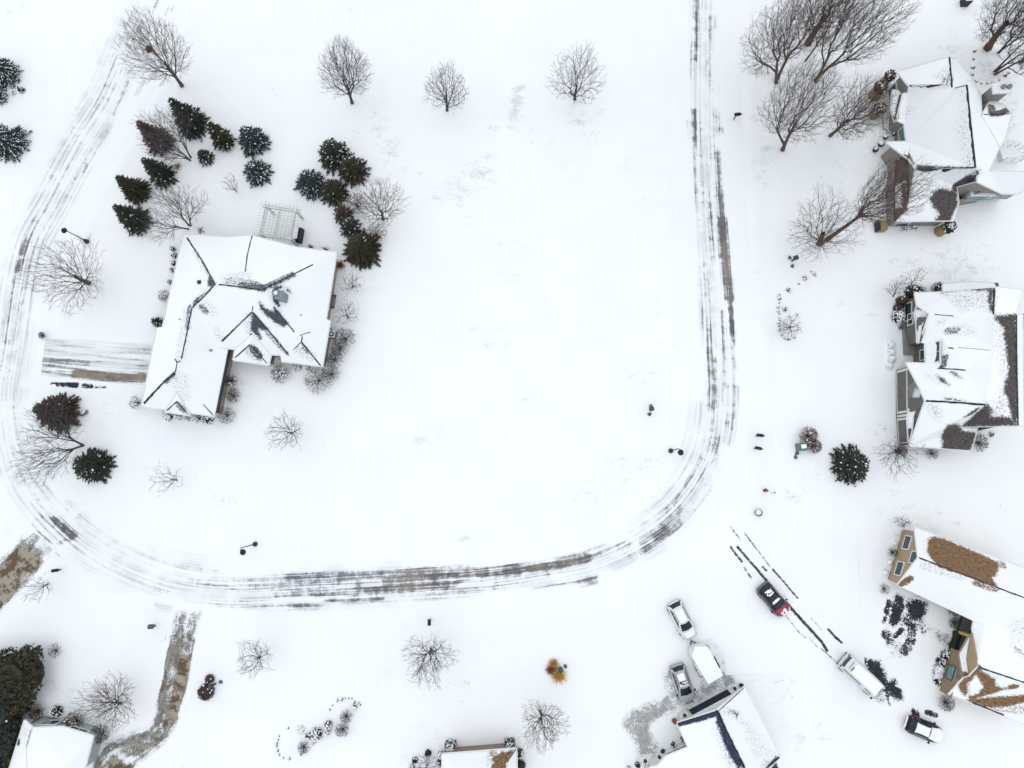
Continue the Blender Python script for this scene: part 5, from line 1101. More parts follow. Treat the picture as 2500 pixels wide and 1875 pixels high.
for px in ((590,1130), (640,1215), (860,1010), (905,1090)):
    x, y = u(px, .33); s_ = 1 if y > cy0 else -1; w = MB(); w.tube((x, y-.12*s_, .33), (x, y+.1*s_, .33), .32, .32, 16); wo = w.build('wheel', M['tyre'], tr, local=True); r = MB(); r.tube((x, y+.1*s_, .33), (x, y+.12*s_, .33), .19, .18, 12); r.build('rim', M['rim'], wo, local=True)
tg = MB(); x0, y0 = u((520,735), .45); x1, y1 = u((570,780), .5)
for p in [(505,790),(620,790)]: xx, yy = u(p, .5); tg.tube((x0, y0, .48), (xx, yy, .5), .06, .06, 6)
tg.tube((x0, y0, .1), (x0, y0, .9), .05, .05, 8); tg.build('tongue', M['black'], tr, local=True)

# ------------------------------------------------------------------ street furniture
def lamp(label, base, top, head, h=4.0):
    B = P(base); t = P(top, h); hd = P(head, h-.05); r = thing('street_lamp', label, 'street lamp', B, 'black street lamps')
    m = MB(); m.lathe((B.x, B.y, -.1), [(.26, 0), (.28, .35), (.20, .5), (.12, .75), (.09, .9)], 12); m.build('base', M['black2'], r, True)
    m = MB(); m.tube((B.x, B.y, .7), (t.x, t.y, h), .065, .05, 8); m.build('pole', M['black2'], r, True)
    m = MB(); p = [Vector((t.x, t.y, h-.02)), t.lerp(hd, .15)+Vector((0, 0, .28)), t.lerp(hd, .55)+Vector((0, 0, .36)), t.lerp(hd, .92)+Vector((0, 0, .26)), hd+Vector((0, 0, .12))]
    for a, b_ in zip(p, p[1:]): m.tube(a, b_, .045, .045, 7)
    m.build('arm', M['black2'], r, True)
    m = MB(); m.lathe((hd.x, hd.y, hd.z-.35), [(.20, 0), (.30, .08), (.34, .14), (.24, .34), (.10, .46), (.05, .5)], 16); so = m.build('lamp_shade', M['black2'], r, True)
    m = MB(); m.lathe((hd.x, hd.y, hd.z-.50), [(.06, 0), (.15, .05), (.18, .16)], 12); m.build('globe', M['lamp_clear'], so, True)
lamp('street lamp leaning over the left road, above the wide bare tree', t01(735,415), t01(565,325), t01(532,316))
lamp('street lamp on the lower lawn edge, north of the tan striped street', t02(2157,1376), t02(2040,1407), t02(2043,1447))
lamp('street lamp at the inside of the right street bend', t22(1373,590), t22(1437,572), t22(1462,603))
def mailbox(label, c, front, mat='black', tube=True, w=.36, l=.66):
    a, b_ = P(c), P(front); d = (b_-a); d.z = 0; yaw = math.atan2(d.y, d.x); r = thing('mailbox', label, 'mailbox', Vector((a.x, a.y, 0)), 'mailboxes along the street', yaw)
    m = MB(); m.box((-.1, 0, .5), (.10, .10, 1.15)); m.build('post', M[mat], r, local=True)
    m = MB(); k = 7; prof = [(-w/2, 0), (w/2, 0)]+[(w/2*math.cos(PI*i/k), .16+w/2*math.sin(PI*i/k)) for i in range(k+1)]
    n = len(prof); m.add([(x, y, 1.05+z) for x in (-l/2, l/2) for y, z in prof], [(i, (i+1) % n, n+(i+1) % n, n+i) for i in range(n)]+[tuple(reversed(range(n))), tuple(range(n, 2*n))]); m.build('box', M[mat], r, local=True)
    if tube: m = MB(); m.box((l*.5+.1, .0, 1.10), (.26, .16, .14)); m.build('flag_bracket', M[mat], r, local=True)
mailbox('black mailbox standing alone right of the upper straight street', t20(1912,1005), t20(1950,1000)); mailbox('grey mailbox, upper of the pair right of the bend', t22(2098,463), t22(2130,467), 'ridge'); mailbox('black mailbox, lower of the pair right of the bend', t22(2084,570), t22(2115,577)); mailbox('tilted black mailbox at the mottled brown driveway', t02(520,1588), t02(560,1582))
mailbox('grey mailbox left of the brown tree lined driveway', t03(1318,448), t03(1345,446), 'rock', w=.5, l=.5); mailbox('narrow black mailbox above the lawn tree, below the street', t13(1490,412), t13(1490,440), 'black', False)
# fire hydrant and its marker
B = P(t22(2165,924)); r = thing('fire_hydrant', 'red fire hydrant standing in the snow below the two mailboxes', 'hydrant', B)
m = MB(); m.lathe((B.x, B.y, -.05), [(.17, 0), (.17, .08), (.12, .1), (.12, .62), (.17, .64), (.16, .74), (.08, .86), (.04, .93)], 14); m.build('barrel', M['red'], r, True)
for a in (0, PI/2, PI): m = MB(); m.tube((B.x, B.y, .5), (B.x+.26*math.cos(a), B.y+.26*math.sin(a), .5), .085, .085, 10); m.build('outlet', M['ridge' if a == PI else 'red'], r, True)
m = MB(); q = P(t32(78,943)); q2 = P(t32(100,943), .9); m.tube((q.x, q.y, -.05), (q.x+.1, q.y, .95), .03, .03, 6); m.box((q.x+.1, q.y, .95), (.05, .3, .18)); tag(m.build('marker_post', M['metal']), 'thin grey marker post with a small plate beside the red hydrant', 'post')
# yard lanterns with stones around
def lantern(label, c, stones, glow=.34):
    B = P(c); r = thing('yard_lantern', label, 'lantern', B, 'low yard lanterns'); m = MB(); m.box((B.x, B.y, .6), (.16, .16, 1.3)); m.build('post', M['black'], r)
    m = MB(); m.box((B.x, B.y, 1.35), (.50, .50, .35), .3, .9); hd = m.build('lamp_head', M['black'], r); m = MB(); m.box((B.x, B.y, 1.56), (.40, .40, .07), .3, .6); m.build('lamp_roof', M['wall_slate'], hd)
    rnd = random.Random(int(B.x*10))
    for s in stones: q = P(s); m = MB(); m.rock((q.x, q.y, .05), .24, rnd, .7); tag(m.build('boulder', M['rock'], None, True), 'grey boulder beside the '+label.split(',')[0], 'boulder', 'boulders beside the yard lanterns')
lantern('dark lantern left of the right street, on the big lawn', t22(1197,243), [t22(1205,215), t22(1196,282)]); lantern('teal dark lantern under the leaning oak crown', t31(253,578), [t31(235,550), t31(255,622)]); lantern('black and white lantern by the orange grass tufts', t23(440,806), [t23(485,802), t23(400,820)]); lantern('small lantern between the two dark red shrubs by the driveway', t03(1820,945), [t03(1865,932)])
for p, mt, l, hh in [(t23(430,880),'straw','bright orange grass tuft spreading below the lantern',.9),(t23(385,775),'straw','pale tan grass tuft above the lantern',.7),(t23(362,830),'rust','small rust brown grass tuft left of the lantern',.6)]: tuft(l, p, 24 if '.' in l or 'bright' in l else 15, hh, mt, 'orange grass tufts', 260)
tuft('rust coloured dry tuft at the north east roof corner of the hip roofed house', t11(728,615), 17, .9, 'rust', None, 160)
for p, l in [(t00(1495,1410),'pale orange dry grass under the leaning bare clump'),(t02(655,675),'pinkish dry grass between the spreading tree and the lower conifer')]: tuft(l, p, 18, .6, 'rust', None, 70)
for p, l in [(t01(1700,325),'brown grass tuft behind the north roof edge, left end'),(t11(485,465),'dark grass tuft behind the north roof edge by the grill'),(t11(610,490),'faint grass tuft at the right end of the north roof edge'),(K(1905,195),'grass blades at the eave right of the grill')][:3]: tuft(l, p, 14, .9, 'rust' if 'brown' in l else 'bark_grey', None, 40)
# pergola and grill
Mq = T(620, 480, 220); hz = 2.6; cor = [P(Mq(*p), hz) for p in [(310,240),(1030,345),(900,1030),(170,930)]]
pc = sum(cor, Vector())/4; pr_ = thing('pergola', 'white open slatted pergola behind the hip roofed house', 'pergola', Vector((pc.x, pc.y, 0)))
for q in cor: m = MB(); m.box((q.x, q.y, hz/2-.05), (.24, .24, hz+.1), -.14); po = m.build('post', M['trim'], pr_); m = MB(); m.box((q.x, q.y, hz+.1), (.34, .34, .08), -.14); m.build('post_cap', M['white'], po)
A, Bc, Cc, Dd = cor
def lath(a, b_, w, h, z, nm, mat='trim'):
    d = b_-a; m = MB(); c = (a+b_)/2; m.box((c.x, c.y, z), (d.length, w, h), math.atan2(d.y, d.x)); m.build(nm, M[mat], pr_)
for o_ in (-.07, .07):
    for a, b_ in ((A, Bc), (Dd, Cc)): e_ = (b_-a).normalized()*.5; s_ = Vector((-(b_-a).y, (b_-a).x, 0)).normalized()*o_*2; lath(a-e_+s_, b_+e_+s_, .05, .2, hz-.12, 'beam')
for a, b_ in ((A, Dd), ((A+Bc)/2, (Cc+Dd)/2), (Bc, Cc)):
    for o_ in (-.10, .10): s_ = (b_-a).normalized().cross(Vector((0, 0, 1)))*o_; lath(a+s_, b_+s_, .05, .16, hz+.02, 'joist')
for i in range(10): t = -.02+i/9*1.04; a, b_ = A.lerp(Bc, t), Dd.lerp(Cc, t); e_ = (b_-a).normalized()*.55; lath(a-e_, b_+e_, .045, .10, hz+.19, 'rafter')
for i in range(11): t = -.06+i/10*1.06; a, b_ = A.lerp(Dd, t), Bc.lerp(Cc, t); e_ = (b_-a).normalized()*.75; lath(a-e_, b_+e_, .045, .05, hz+.27, 'slat', 'metal' if i % 1 else 'trim')
B = P(Mq(1130, 975)); g_ = thing('covered_grill', 'black covered grill with snow on top beside the pergola', 'grill', B)
m = MB(); m.box((B.x+.05, B.y, .55), (.75, 1.75, 1.15), -.12, .85); m.build('cover', M['black2'], g_); m = MB(); m.box((B.x-.18, B.y+.05, 1.2), (.55, 1.4, .10), -.12, .9); m.build('snow_cover', M['snow'], g_)
# air conditioner, bench and other things round the walls
def ac(label, c, s=.85):
    B = P(c); r = thing('air_conditioner', label, 'air conditioner', B, None); m = MB(); m.box((B.x, B.y, .4), (s, s, .85), -.1); m.build('housing', M['metal'], r); m = MB(); m.box((B.x, B.y, .86), (s*.98, s*.98, .06), -.1); m.build('snow_cover', M['snow'], r); m = MB(); m.lathe((B.x, B.y, .85), [(s*.36, 0), (s*.36, .07)], 14); m.build('fan_grille', M['black'], r); m = MB(); m.lathe((B.x, B.y, .92), [(s*.2, 0), (s*.17, .04)], 10); m.build('fan_hub', M['snow'], r)
ac('square air conditioner at the east wall of the hip roofed house', K(2140, 1145))
B = P(K(2140, 785)); bn = thing('garden_bench', 'dark slatted bench against the east wall of the hip roofed house', 'bench', B)
for nm, dx, z, w in (('seat', .15, .42, .42), ('backrest', -.18, .7, .1)):
    m = MB()
    for k in range(3): m.box((B.x+dx+(k-1)*w*.36, B.y, z+(k*.14 if nm == 'backrest' else 0)), (.07, 1.6, .05), -.12)
    m.build(nm, M['black'], bn)
for sy in (-.7, .7): m = MB(); m.box((B.x+.05+sy*.12, B.y+sy, .2), (.4, .06, .45), -.12); m.build('leg', M['black'], bn)
B = P(t32(322, 558)); r = thing('transformer_box', 'green utility box half under snow by the round red shrubs', 'utility box', B); m = MB(); m.box((B.x, B.y, .45), (1.05, .9, .95), .1, .96); m.build('cabinet', M['green_box'], r); m = MB(); m.box((B.x+.1, B.y+.05, .95), (.62, .5, .08), .1, .8); m.build('snow_cover', M['snow'], r)
rnd = random.Random(4)
for p, l in [((297,612),'small grey green stone nearest the green utility box'),((283,645),'flat grey green stone below the green utility box')]: q = P(t32(*p)); m = MB(); m.rock((q.x, q.y, .08), .24, rnd, .6); tag(m.build('boulder', M['green_box' if 0 else 'rock'], None, True), l, 'boulder')
B = P(t30(1700, 35)); r = thing('rubbish_bin', 'dark bin with a snow cap at the top edge behind the taupe house', 'bin', B); m = MB(); m.box((B.x, B.y, .6), (.9, .8, 1.2), .05, 1.05); m.build('bin_body', M['black2'], r); m = MB(); m.box((B.x, B.y, 1.25), (.9, .8, .14), .05, .9); m.build('snow_cover', M['snow'], r)
# two-legged snow capped stump rings and planters
def planter(label, c, rpx, h=.45, mat='rock', group='snow filled planters', cap=.9):
    B = P(c); R = rpx/(FPX/CAMZ); r = thing('planter', label, 'planter', B, group); m = MB(); m.lathe((B.x, B.y, -.05), [(R*.8, 0), (R, h), (R*.92, h+.02), (R*.85, h-.1)], 16); m.build('pot', M[mat], r, True); m = MB(); m.lathe((B.x-.05, B.y+.04, h-.08), [(R*cap, 0), (R*cap*.9, .14), (R*.5, .24), (.02, .27)], 14); m.build('snow_cap', M['snow'], r, True)
planter('round snow capped planter alone right of the bend', t22(2108,1110), 8.5, .5, 'rock', None, .82)
for i, (x, y, l) in enumerate([(435,1165,'nearest the entry window'),(330,1203,'second from the entry window'),(272,1290,'large with a thick snow cap'),(195,1368,'farthest from the taupe house door')]): planter('dark garden pot by the taupe house, '+l, Bq(x, y), [5,5,7.5,7][i], .45, 'black', 'pots by the taupe house', .6 if i in (0, 3) else .9)
for i, (x, y) in enumerate([(150,1155),(155,1265),(165,1375),(120,1475)]): leafy('low snow covered shrub, '+['first','second','third','last'][i]+' of the row before the dark taupe house', Cq(x, y), 8, .5, 'evergreen', 1.6, 'row of low shrubs before the dark taupe house')
# stepping stones edging the beds
def edging(tf, pts, lab, grp, r0=.16):
    for x, y in pts:
        q = P(tf(x, y)); m = MB(); rr = r0*rnd.uniform(.6, 1.35); m.rock((q.x, q.y, .08), rr, rnd, .75); o_ = m.build('edging_stone', M['rock'], None, True); tag(o_, lab, 'stone', grp)
        s_ = MB(); s_.rock((q.x-.06, q.y+.05, .16), rr*.85, rnd, .5); s_.build('snow_cap', M['snow'], o_, True).location = (0, 0, 0)
edging(t31, [(148,862),(142,880),(146,895),(145,930),(136,968),(138,1003),(148,1025),(146,1060),(150,1078),(140,1100),(142,1125),(150,1150),(146,1165),(165,1205),(190,1228),(212,1236),(235,1238),(272,1222),(300,1030),(302,1160),(412,668),(440,685),(450,700),(310,770)], 'dark edging stone round the right lawn bed', 'edging stones round the right lawn bed')
edging(t13, [(215,1388),(207,1418),(195,1445),(192,1470),(200,1510),(215,1545),(250,1572),(300,1580),(395,1545),(430,1520),(500,1455),(520,1440),(705,1085),(740,1078),(770,1070),(800,1070),(825,1070),(850,1098),(885,1105),(895,1125),(665,1130),(640,1165),(290,1320)], 'grey edging stone round the lower lawn bed', 'edging stones round the lower lawn bed', .14)
edging(t30, [(1795,430),(1785,500),(1780,570),(1775,630),(1785,680),(1810,690),(1850,705),(1900,705),(1950,700),(2000,675),(2050,635),(2080,615)], 'dark edging stone of the tree bed at the top right corner', 'edging stones of the corner tree bed', .2)

# ------------------------------------------------------------------ trees and shrubs
bt = bare_tree
bt('tall fan shaped bare tree by the top left road, holding a leaf nest', t00(1535,725), t00(1310,420), 88, 12, 'bark', nest=(*t00(1255,415), 7.5), trunk_r=.24, density=1.15)
bt('bare tree on the big lawn, left of the row of three', t10(828,870), t10(770,600), 70, 9.2, 'bark_dark', trunk_r=.2)
bt('bare tree on the big lawn, middle and smallest of the row of three', t10(1630,935), t10(1625,745), 59, 7.2, 'bark_dark', trunk_r=.17, tlow=.14)
bt('bare tree on the big lawn, right of the row of three', t20(565,838), t20(585,650), 76, 8.2, 'bark_dark', trunk_r=.19, tlow=.14)
bt('wide bare tree spreading over the left road', t01(750,765), t01(560,690), 100, 8.5, 'bark', trunk_r=.28, density=1.4, tlow=.12)
bt('leaning three stemmed bare clump in the upper conifer ring', t00(1615,1350), t00(1430,1150), 64, 7.5, 'bark_grey', stems=[(-.55,.25),(.1,.5),(-.35,-.5)], bark='bark', trunk_r=.15)
bt('three stemmed bare clump behind the house corner', t01(1590,300), t01(1480,170), 66, 7., 'bark_grey', stems=[(-.3,.5),(.45,.4),(-.55,-.5)], bark='bark', trunk_r=.15)
bt('bare tree on the right flank of the dark evergreen row', t11(1090,230), t11(1065,90), 68, 7.5, 'bark', trunk_r=.17, density=1.1)
bt('spreading two stemmed bare tree below the driveway', t02(700,535), t02(470,560), 92, 8.0, 'bark_dark', stems=[(-.35,-.35),(-.1,.55)], trunk_r=.18, density=1.2)
bt('small bare sapling left of the lower lawn lamp', t02(1498,838), t02(1400,830), 42, 4.6, 'bark_dark', tlow=.1, n=110)
bt('round bare sapling on the lawn below the house entrance', t12(325,440), t12(265,430), 48, 5.5, 'bark_dark', tlow=.12, n=230, trunk_r=.09)
bt('tiny bare sapling on the snow between the conifers and the pergola', t00(2000,1620), t00(1945,1550), 24, 3.6, 'bark_dark', tlow=.12, n=70)
bt('tall bare tree left of the slender leaning one, lowest of the right grove', t30(175,1265), t30(330,870), 98, 15.5, 'bark', bark='bark_brown', trunk_r=.24, density=1.15)
bt('tall mossy footed bare tree at the left edge of the right grove', t30(140,680), t30(230,290), 100, 16.5, 'bark', stems=[(-.45,-.15),(.35,.3)], trunk_r=.3, density=1.3)
bt('massive bare tree with a rust brown trunk at the top edge of the grove', t30(390,365), t30(590,-20), 96, 17, 'bark', bark='bark_brown', trunk_r=.42, density=1.15)
bt('thin bare pole of a tree in the middle of the right grove', t30(370,510), t30(600,180), 40, 13, 'bark', trunk_r=.12, n=220)
bt('tall two stemmed bare tree reaching over the lawn toward the top right house', t30(455,685), t30(860,250), 104, 17, 'bark', stems=[(.28,.05),(-.4,.35)], bark='bark_brown', trunk_r=.26, density=1.15)
bt('slender bare tree leaning toward the burlap wrapped shrubs', t30(575,1145), t30(830,930), 72, 12.5, 'bark', trunk_r=.22)
bt('broad bare oak with a moss yellow foot in front of the garage', t31(490,430), t31(520,290), 92, 9., 'bark', bark='bark_brown', trunk_r=.42, density=1.35, tlow=.12)
bt('long leaning bare tree crossing in front of the taupe garage', t31(545,400), t31(1080,20), 74, 16.5, 'bark', bark='bark_brown', trunk_r=.28)
bt('thick bare tree in the top right corner bed', t30(1905,405), t30(2150,60), 80, 15, 'bark', bark='bark_brown', trunk_r=.45, density=1.1)
bt('pair of slender dark stems in the top right corner bed', t30(1985,430), t30(2300,140), 54, 14, 'bark_dark', stems=[(-.2,.2),(.25,-.25)], trunk_r=.18, n=420)
bt('multi stemmed bare tree at the foot of the corner bed', t30(1965,615), t30(2330,330), 66, 14, 'bark', stems=[(-.2,.3),(.1,-.1),(.45,-.35)], bark='bark_brown', trunk_r=.2, n=520)
bt('bare tree cut by the right edge in the corner bed', t30(2185,525), t30(2400,380), 40, 11, 'bark', trunk_r=.2, n=300)
bt('bare lawn tree below the street, above the bottom houses', t13(1495,655), t13(1475,740), 62, 7., 'bark_dark', tlow=.16, trunk_r=.15)
bt('bare tree between the bottom house and the orange grass', t23(272,1180), t23(300,1290), 56, 7.5, 'bark', trunk_r=.16)
bt('small bare tree right of the lower driveway', t03(2195,722), t03(2150,740), 44, 5.5, 'bark_dark', tlow=.12, n=220)
bt('bare tree with a forked trunk between the dark conifers and the curving drive', t03(1000,1110), t03(910,1120), 62, 6.0, 'bark', stems=[(-.5,.1),(.3,-.3),(.2,.45)], tlow=.15, trunk_r=.13)
bt('small bare tree leaning over the mottled brown driveway', t03(410,105), t03(310,150), 33, 4.8, 'bark_dark', tlow=.1, n=130)
bt('crooked bare ornamental tree in the stone edged right bed', t31(240,1140), t31(240,1130), 30, 3.2, 'bark_grey', tlow=.1, n=240, bark='bark_dark', turn=.5)
bt('pale bare ornamental tree at the left corner of the three gabled house', Cq(200,410), Cq(230,260), 24, 4., 'bark_grey', tlow=.1, n=130, turn=.5)
bt('faint bare ornamental tree behind the round dark bush of the three gabled house', Cq(480,200), Cq(520,130), 26, 4.2, 'bark_grey', tlow=.1, n=100, turn=.5)
bt('twisted spreading bare tree at the lower corner of the three gabled house', Cq(235,oc(1390)), Cq(270,oc(1470)), 58, 4.5, 'bark_dark', tlow=.08, n=300, turn=.4, trunk_r=.12)
bush('dense rust red twig clump inside the twisted tree', Cq(270,oc(1400)), 16, 1.2, 'bark_brown', 200)
bt('small bare tree by the north corner of the tan house', E1(370,170), E1(340,100), 15, 3, 'bark_dark', tlow=.1, n=80)
for x, y, r, l in [(835,800,33,'upper of the two ornamental trees at the east wall'),(790,1050,34,'lower of the two ornamental trees at the east wall')]: bt('crooked bare '+l, t11(x,y), t11(x-5,y-30), r, 3.2, 'bark_grey', tlow=.1, n=130, turn=.45, bark='bark_dark')
for x, y, r, l in [(775,1240,25,'topmost of the chain down the east side'),(735,1325,22,'second of the chain down the east side'),(690,1415,21,'third of the chain down the east side'),(660,1535,22,'right of the largest at the south east corner'),(555,1590,33,'largest, at the south east corner of the house')]: bush('spreading bare shrub, '+l, t11(x,y), r, 1.6, 'bark_grey', group='bare shrubs along the hip roofed house', dense=.8)
bush('snow dusted twig shrub before the porch', t11(235,1535), 22, 1.4, 'bark_grey', snow=.18, group='bare shrubs along the hip roofed house')
bush('dark red shrub against the garage wall, upper of two', K2(1050,845) if 0 else (330+1050*.226, 740+845*.226), 15, 1.1, 'bark_red', group='bare shrubs along the hip roofed house', snow=.04); bush('dark red shrub against the garage wall, lower of two', (330+1080*.226, 740+1000*.226), 18, 1.2, 'bark_red', group='bare shrubs along the hip roofed house', snow=.03)
bush('loose bare shrub at the south east garage corner', (330+1005*.226, 740+1215*.226), 21, 1.3, 'bark_grey', group='bare shrubs along the hip roofed house', dense=.7); bush('sparse bare shrub at the south west garage corner', (330+50*.226, 740+1080*.226), 17, 1.6, 'bark_grey', group='bare shrubs along the hip roofed house', dense=.5)
for i, (x, y, r) in enumerate([(365,1215,13),(480,1225,9),(570,1235,9),(665,1240,11),(790,1255,13)]): leafy('evergreen shrub under the south garage eave, '+['leftmost','second from left','middle one','second from right','dark rightmost one'][i], (330+x*.226, 740+y*.226), r, .9, 'evergreen', 1.0 if i < 4 else .5, 'evergreen shrubs under the garage eave')
for x, y, r, l in [(365,1480,10,'left of the pair at the south wall'),(445,1475,8,'right of the pair at the south wall'),(210,1400,8,'beside the porch slab')]: leafy('snow speckled evergreen shrub, '+l, t11(x,y), r, .8, 'evergreen', 1.1, 'snow speckled shrubs at the south wall')
for x, y, r, l in [(1465,480,6,'first'),(1475,535,7,'second'),(1470,600,6,'third'),(1460,660,5,'fourth'),(1440,760,5,'fifth')]: leafy('small dark shrub behind the west eave, '+l+' from the top', t01(x,y), r, .8, 'evergreen', .5, 'small shrubs behind the west eave')
bush('snowy twig shrub at the middle of the west wall', t01(1400,880), 14, 1.2, 'bark_grey', snow=.3); leafy('dark evergreen bush at the west wall jog', t01(1345,1100), 13, 1.6, 'needles', .2)
bush('brown shrub stub at the head of the striped driveway', t01(375,1210), 8, .9, 'bark_brown', 130)
# conifers: hip-roofed house ring
cf = conifer
cf('dark conifer with reddish skirt, tallest at the top of the left ring', t00(1640,1060), 42, 6.5, 'needles', .10)
cf('reddish brown conifer behind the bare clump', t00(1370,1220), 35, 6, 'needles_brown', .12); cf('slim olive conifer right of the tallest one', t00(1905,1205), 28, 5.5, 'needles_olive', .14); cf('tiny round conifer below the slim olive one', t00(1750,1345), 20, 2.0, 'needles', .35, group='conifers')
cf('ragged conifer alone right of the brown one, above the lone bench', t00(1395,1500), 33, 5.5, 'needles', .10); cf('conifer at the left end of the ring, upper of two', t00(1180,1635), 34, 5.2, 'needles_olive', .06); cf('conifer at the left end of the ring, lower of two', t01(1175,255), 38, 5.6, 'needles', .10)
cf('dense blue green conifer, upper of the pair left of the pergola', t00(2155,1215), 39, 4.2, 'needles_blue', .45, 1.2); cf('dense blue green conifer, lower of the pair left of the pergola', t00(2185,1470), 34, 3.0, 'needles_blue', .5, 1.2)
cf('dark conifer at the top of the right evergreen row', t10(690,1330), 42, 4.2, 'needles', .3, 1.2); cf('olive conifer second in the right evergreen row', t10(850,1460), 38, 4.2, 'needles_olive', .15, 1.2); cf('snowy skirted conifer left of the evergreen row', t10(490,1570), 39, 3.6, 'needles_blue', .5, 1.2)
cf('conifer between the snowy skirted and the bare tree', t10(690,1640), 34, 4., 'needles_olive', .12, 1.2); cf('small brownish conifer in the middle of the evergreen row', t11(760,205), 24, 3.2, 'needles_brown', .3); cf('speckled conifer above the largest one', t11(825,315), 28, 3.4, 'needles', .45, 1.2)
cf('largest olive conifer at the lower end of the evergreen row', t11(925,500), 47, 5., 'needles_olive', .05, 1.3); bush('reddish thicket beside the bare tree in the evergreen row', t11(880,120), 26, 2.2, 'bark_red'); bush('reddish thicket below the bare tree in the evergreen row', t11(1040,370), 28, 1.6, 'bark_red', dense=.7)
cf('snow dusted conifer cut by the left edge, upper', t00(60,640), 46, 3.4, 'needles_blue', 1.6, 1.1); cf('snow dusted small conifer cut by the left edge, middle', t00(0,830), 22, 2.2, 'needles_blue', .8); cf('conifer heavily laden with snow at the left edge', t00(90,1220), 54, 4., 'needles_blue', 3.4, .7)
leafy('small dark round shrub below the upper left edge conifer', t00(190,765), 8, .8, 'evergreen', .3); leafy('smaller snowy shrub below the upper left edge conifer', t00(115,790), 6, .6, 'evergreen', .9)
cf('reddish brown conifer below the striped driveway', t02(530,270), 50, 5.2, 'needles_brown', .06, 1.2); cf('lone dark conifer right of the spreading bare tree', t02(820,715), 45, 4.4, 'needles', .16, 1.2); leafy('small dark shrub right of the brown conifer', t02(725,265), 6, .6, 'evergreen', .4)
cf('lone green conifer between the red shrubs and the three gabled house', t32(725,705), 49, 4.2, 'needles', .28, 1.25)
arbor('tall dark conifer at the bottom left, topmost of the mass', t03(230,860), 70, 5.5, 'needles_olive', 0, 'conifer mass at the bottom left corner'); arbor('dark conifer at the bottom left, cut by the left edge', t03(30,900), 65, 5.5, 'needles', 0, 'conifer mass at the bottom left corner'); arbor('dark conifer at the bottom left, second from the top of the mass', t03(80,1130), 63, 5, 'needles', .1, 'conifer mass at the bottom left corner'); arbor('snow holed conifer beside the sage house wing', t03(70,1370), 49, 4.5, 'needles', .35, 'conifer mass at the bottom left corner'); arbor('dark conifer at the bottom left, lowest of the mass', t03(20,1600), 59, 4.8, 'needles_olive', .1, 'conifer mass at the bottom left corner')
bush('sparse twig shrub right of the bottom left conifer mass', t03(480,660), 16, .8, 'bark_grey', dense=.4)
# other shrubs
bush('round red twig shrub, upper of the pair over the green utility box', t32(375,465), 21, 1.5, 'bark_red', 420, snow=.02); bush('round red twig shrub, lower of the pair beside the green utility box', t32(425,550), 17, 1.3, 'bark_red', 340)
leafy('dark red shrub right of the driveway, small upper one', t03(1775,905), 11, .8, 'needles_brown', .03); leafy('dark red shrub right of the driveway, wide lower one', t03(1745,1012), 19, 1.0, 'needles_brown', .06)
bush('red twig shrub at the top left of the sage house', J(540,190), 17, 1.3, 'bark_red', 300); leafy('dark shrub with a snow patch above the sage house', J(790,185), 13, 1.1, 'evergreen', .4); bush('large red twig shrub before the sage house window', J(1050,320), 23, 1.8, 'bark_red', 420, snow=.05); bush('red twig shrub at the right corner of the sage house', J(1400,470), 21, 1.6, 'bark_red', 340); bush('small red shrub left of the sage house wing', J(225,510), 10, .9, 'bark_red', 110)
for x, y, r, l, mt in [(1210,390,0,'',''),]: pass
leafy('round dark bush with a pale branch at the corner of the three gabled house', Cq(480,350), 19, 1.6, 'needles_brown', .12); leafy('snow speckled dark bush beside the round one', Cq(600,310), 11, 1., 'evergreen', .8); leafy('brown bush before the bay window of the three gabled house, upper', Cq(300,490), 14, 1.3, 'needles_brown', .02); leafy('brown bush before the bay window of the three gabled house, middle', Cq(240,590), 10, 1.2, 'needles_brown', .05); leafy('snowy bush before the bay window of the three gabled house, lower', Cq(245,725), 15, 1.2, 'evergreen', .9); leafy('snowy evergreen at the north corner of the three gabled house', Cq(870,280), 14, 1.5, 'needles', .5); bush('tiny twig shrub below the snowy bush', Cq(285,885), 6, .6, 'bark_grey', 60)
leafy('rust wreath like potted shrub on the porch of the three gabled house', Cq(500,930), 8, .9, 'rust', 0., None); bush('brushy bare shrub at the south corner of the three gabled house', Cq(1480,oc(1270)), 20, 1.2, 'bark_grey', dense=.9); bush('dark twig shrub at the south wall of the three gabled house', Cq(770,oc(1440)), 14, .9, 'bark_dark', 110)
leafy('small dark shrub at the far south wall of the three gabled house', Cq(1700,oc(1145)), 6, .5, 'evergreen', .3)
for i, (x, y, r) in enumerate([(255,255,5),(205,415,5),(125,710,5),(65,868,5.5)]): leafy('tiny ring shaped shrub along the tan west wall, '+['first','second','third','fourth'][i]+' from the north', E1(x,y), r, .4, 'evergreen', 1.5, 'tiny shrubs along the tan west wall')
bush('feathery shrub in the row along the tan west wall', E1(155,550), 10, .9, 'bark_grey', 110); bush('twig shrub near the tan garage corner', E1(35,1120), 12, .8, 'bark_grey', 70)
bush('purplish bare shrub right of the asphalt patches, upper', E1(1090,1440), 14, 1., 'bark_red', 190); bush('grey round bare shrub right of the asphalt patches, lower', E2q(1110,245) if 0 else E1(1110,oe(245)), 13, 1., 'bark_grey', 240)
bush('fan shaped bare shrub at the lower corner of the tan house', E1(975,oe(1470)), 18, 1.1, 'bark_grey', 220)
for x, y, r, l in [(990,750,12,'topmost'),(900,835,9,'second'),(870,960,11,'snow smothered'),(850,1040,10,'ring shaped'),(880,1150,11,'lowest')]: leafy('dark evergreen shrub before the arched window, '+l+' of the row', E1(x,oe(y)), r, .9, 'evergreen', 1.6 if 's' == l[0] and 'sm' in l or 'ring' in l else .4, 'evergreen shrubs before the arched window')
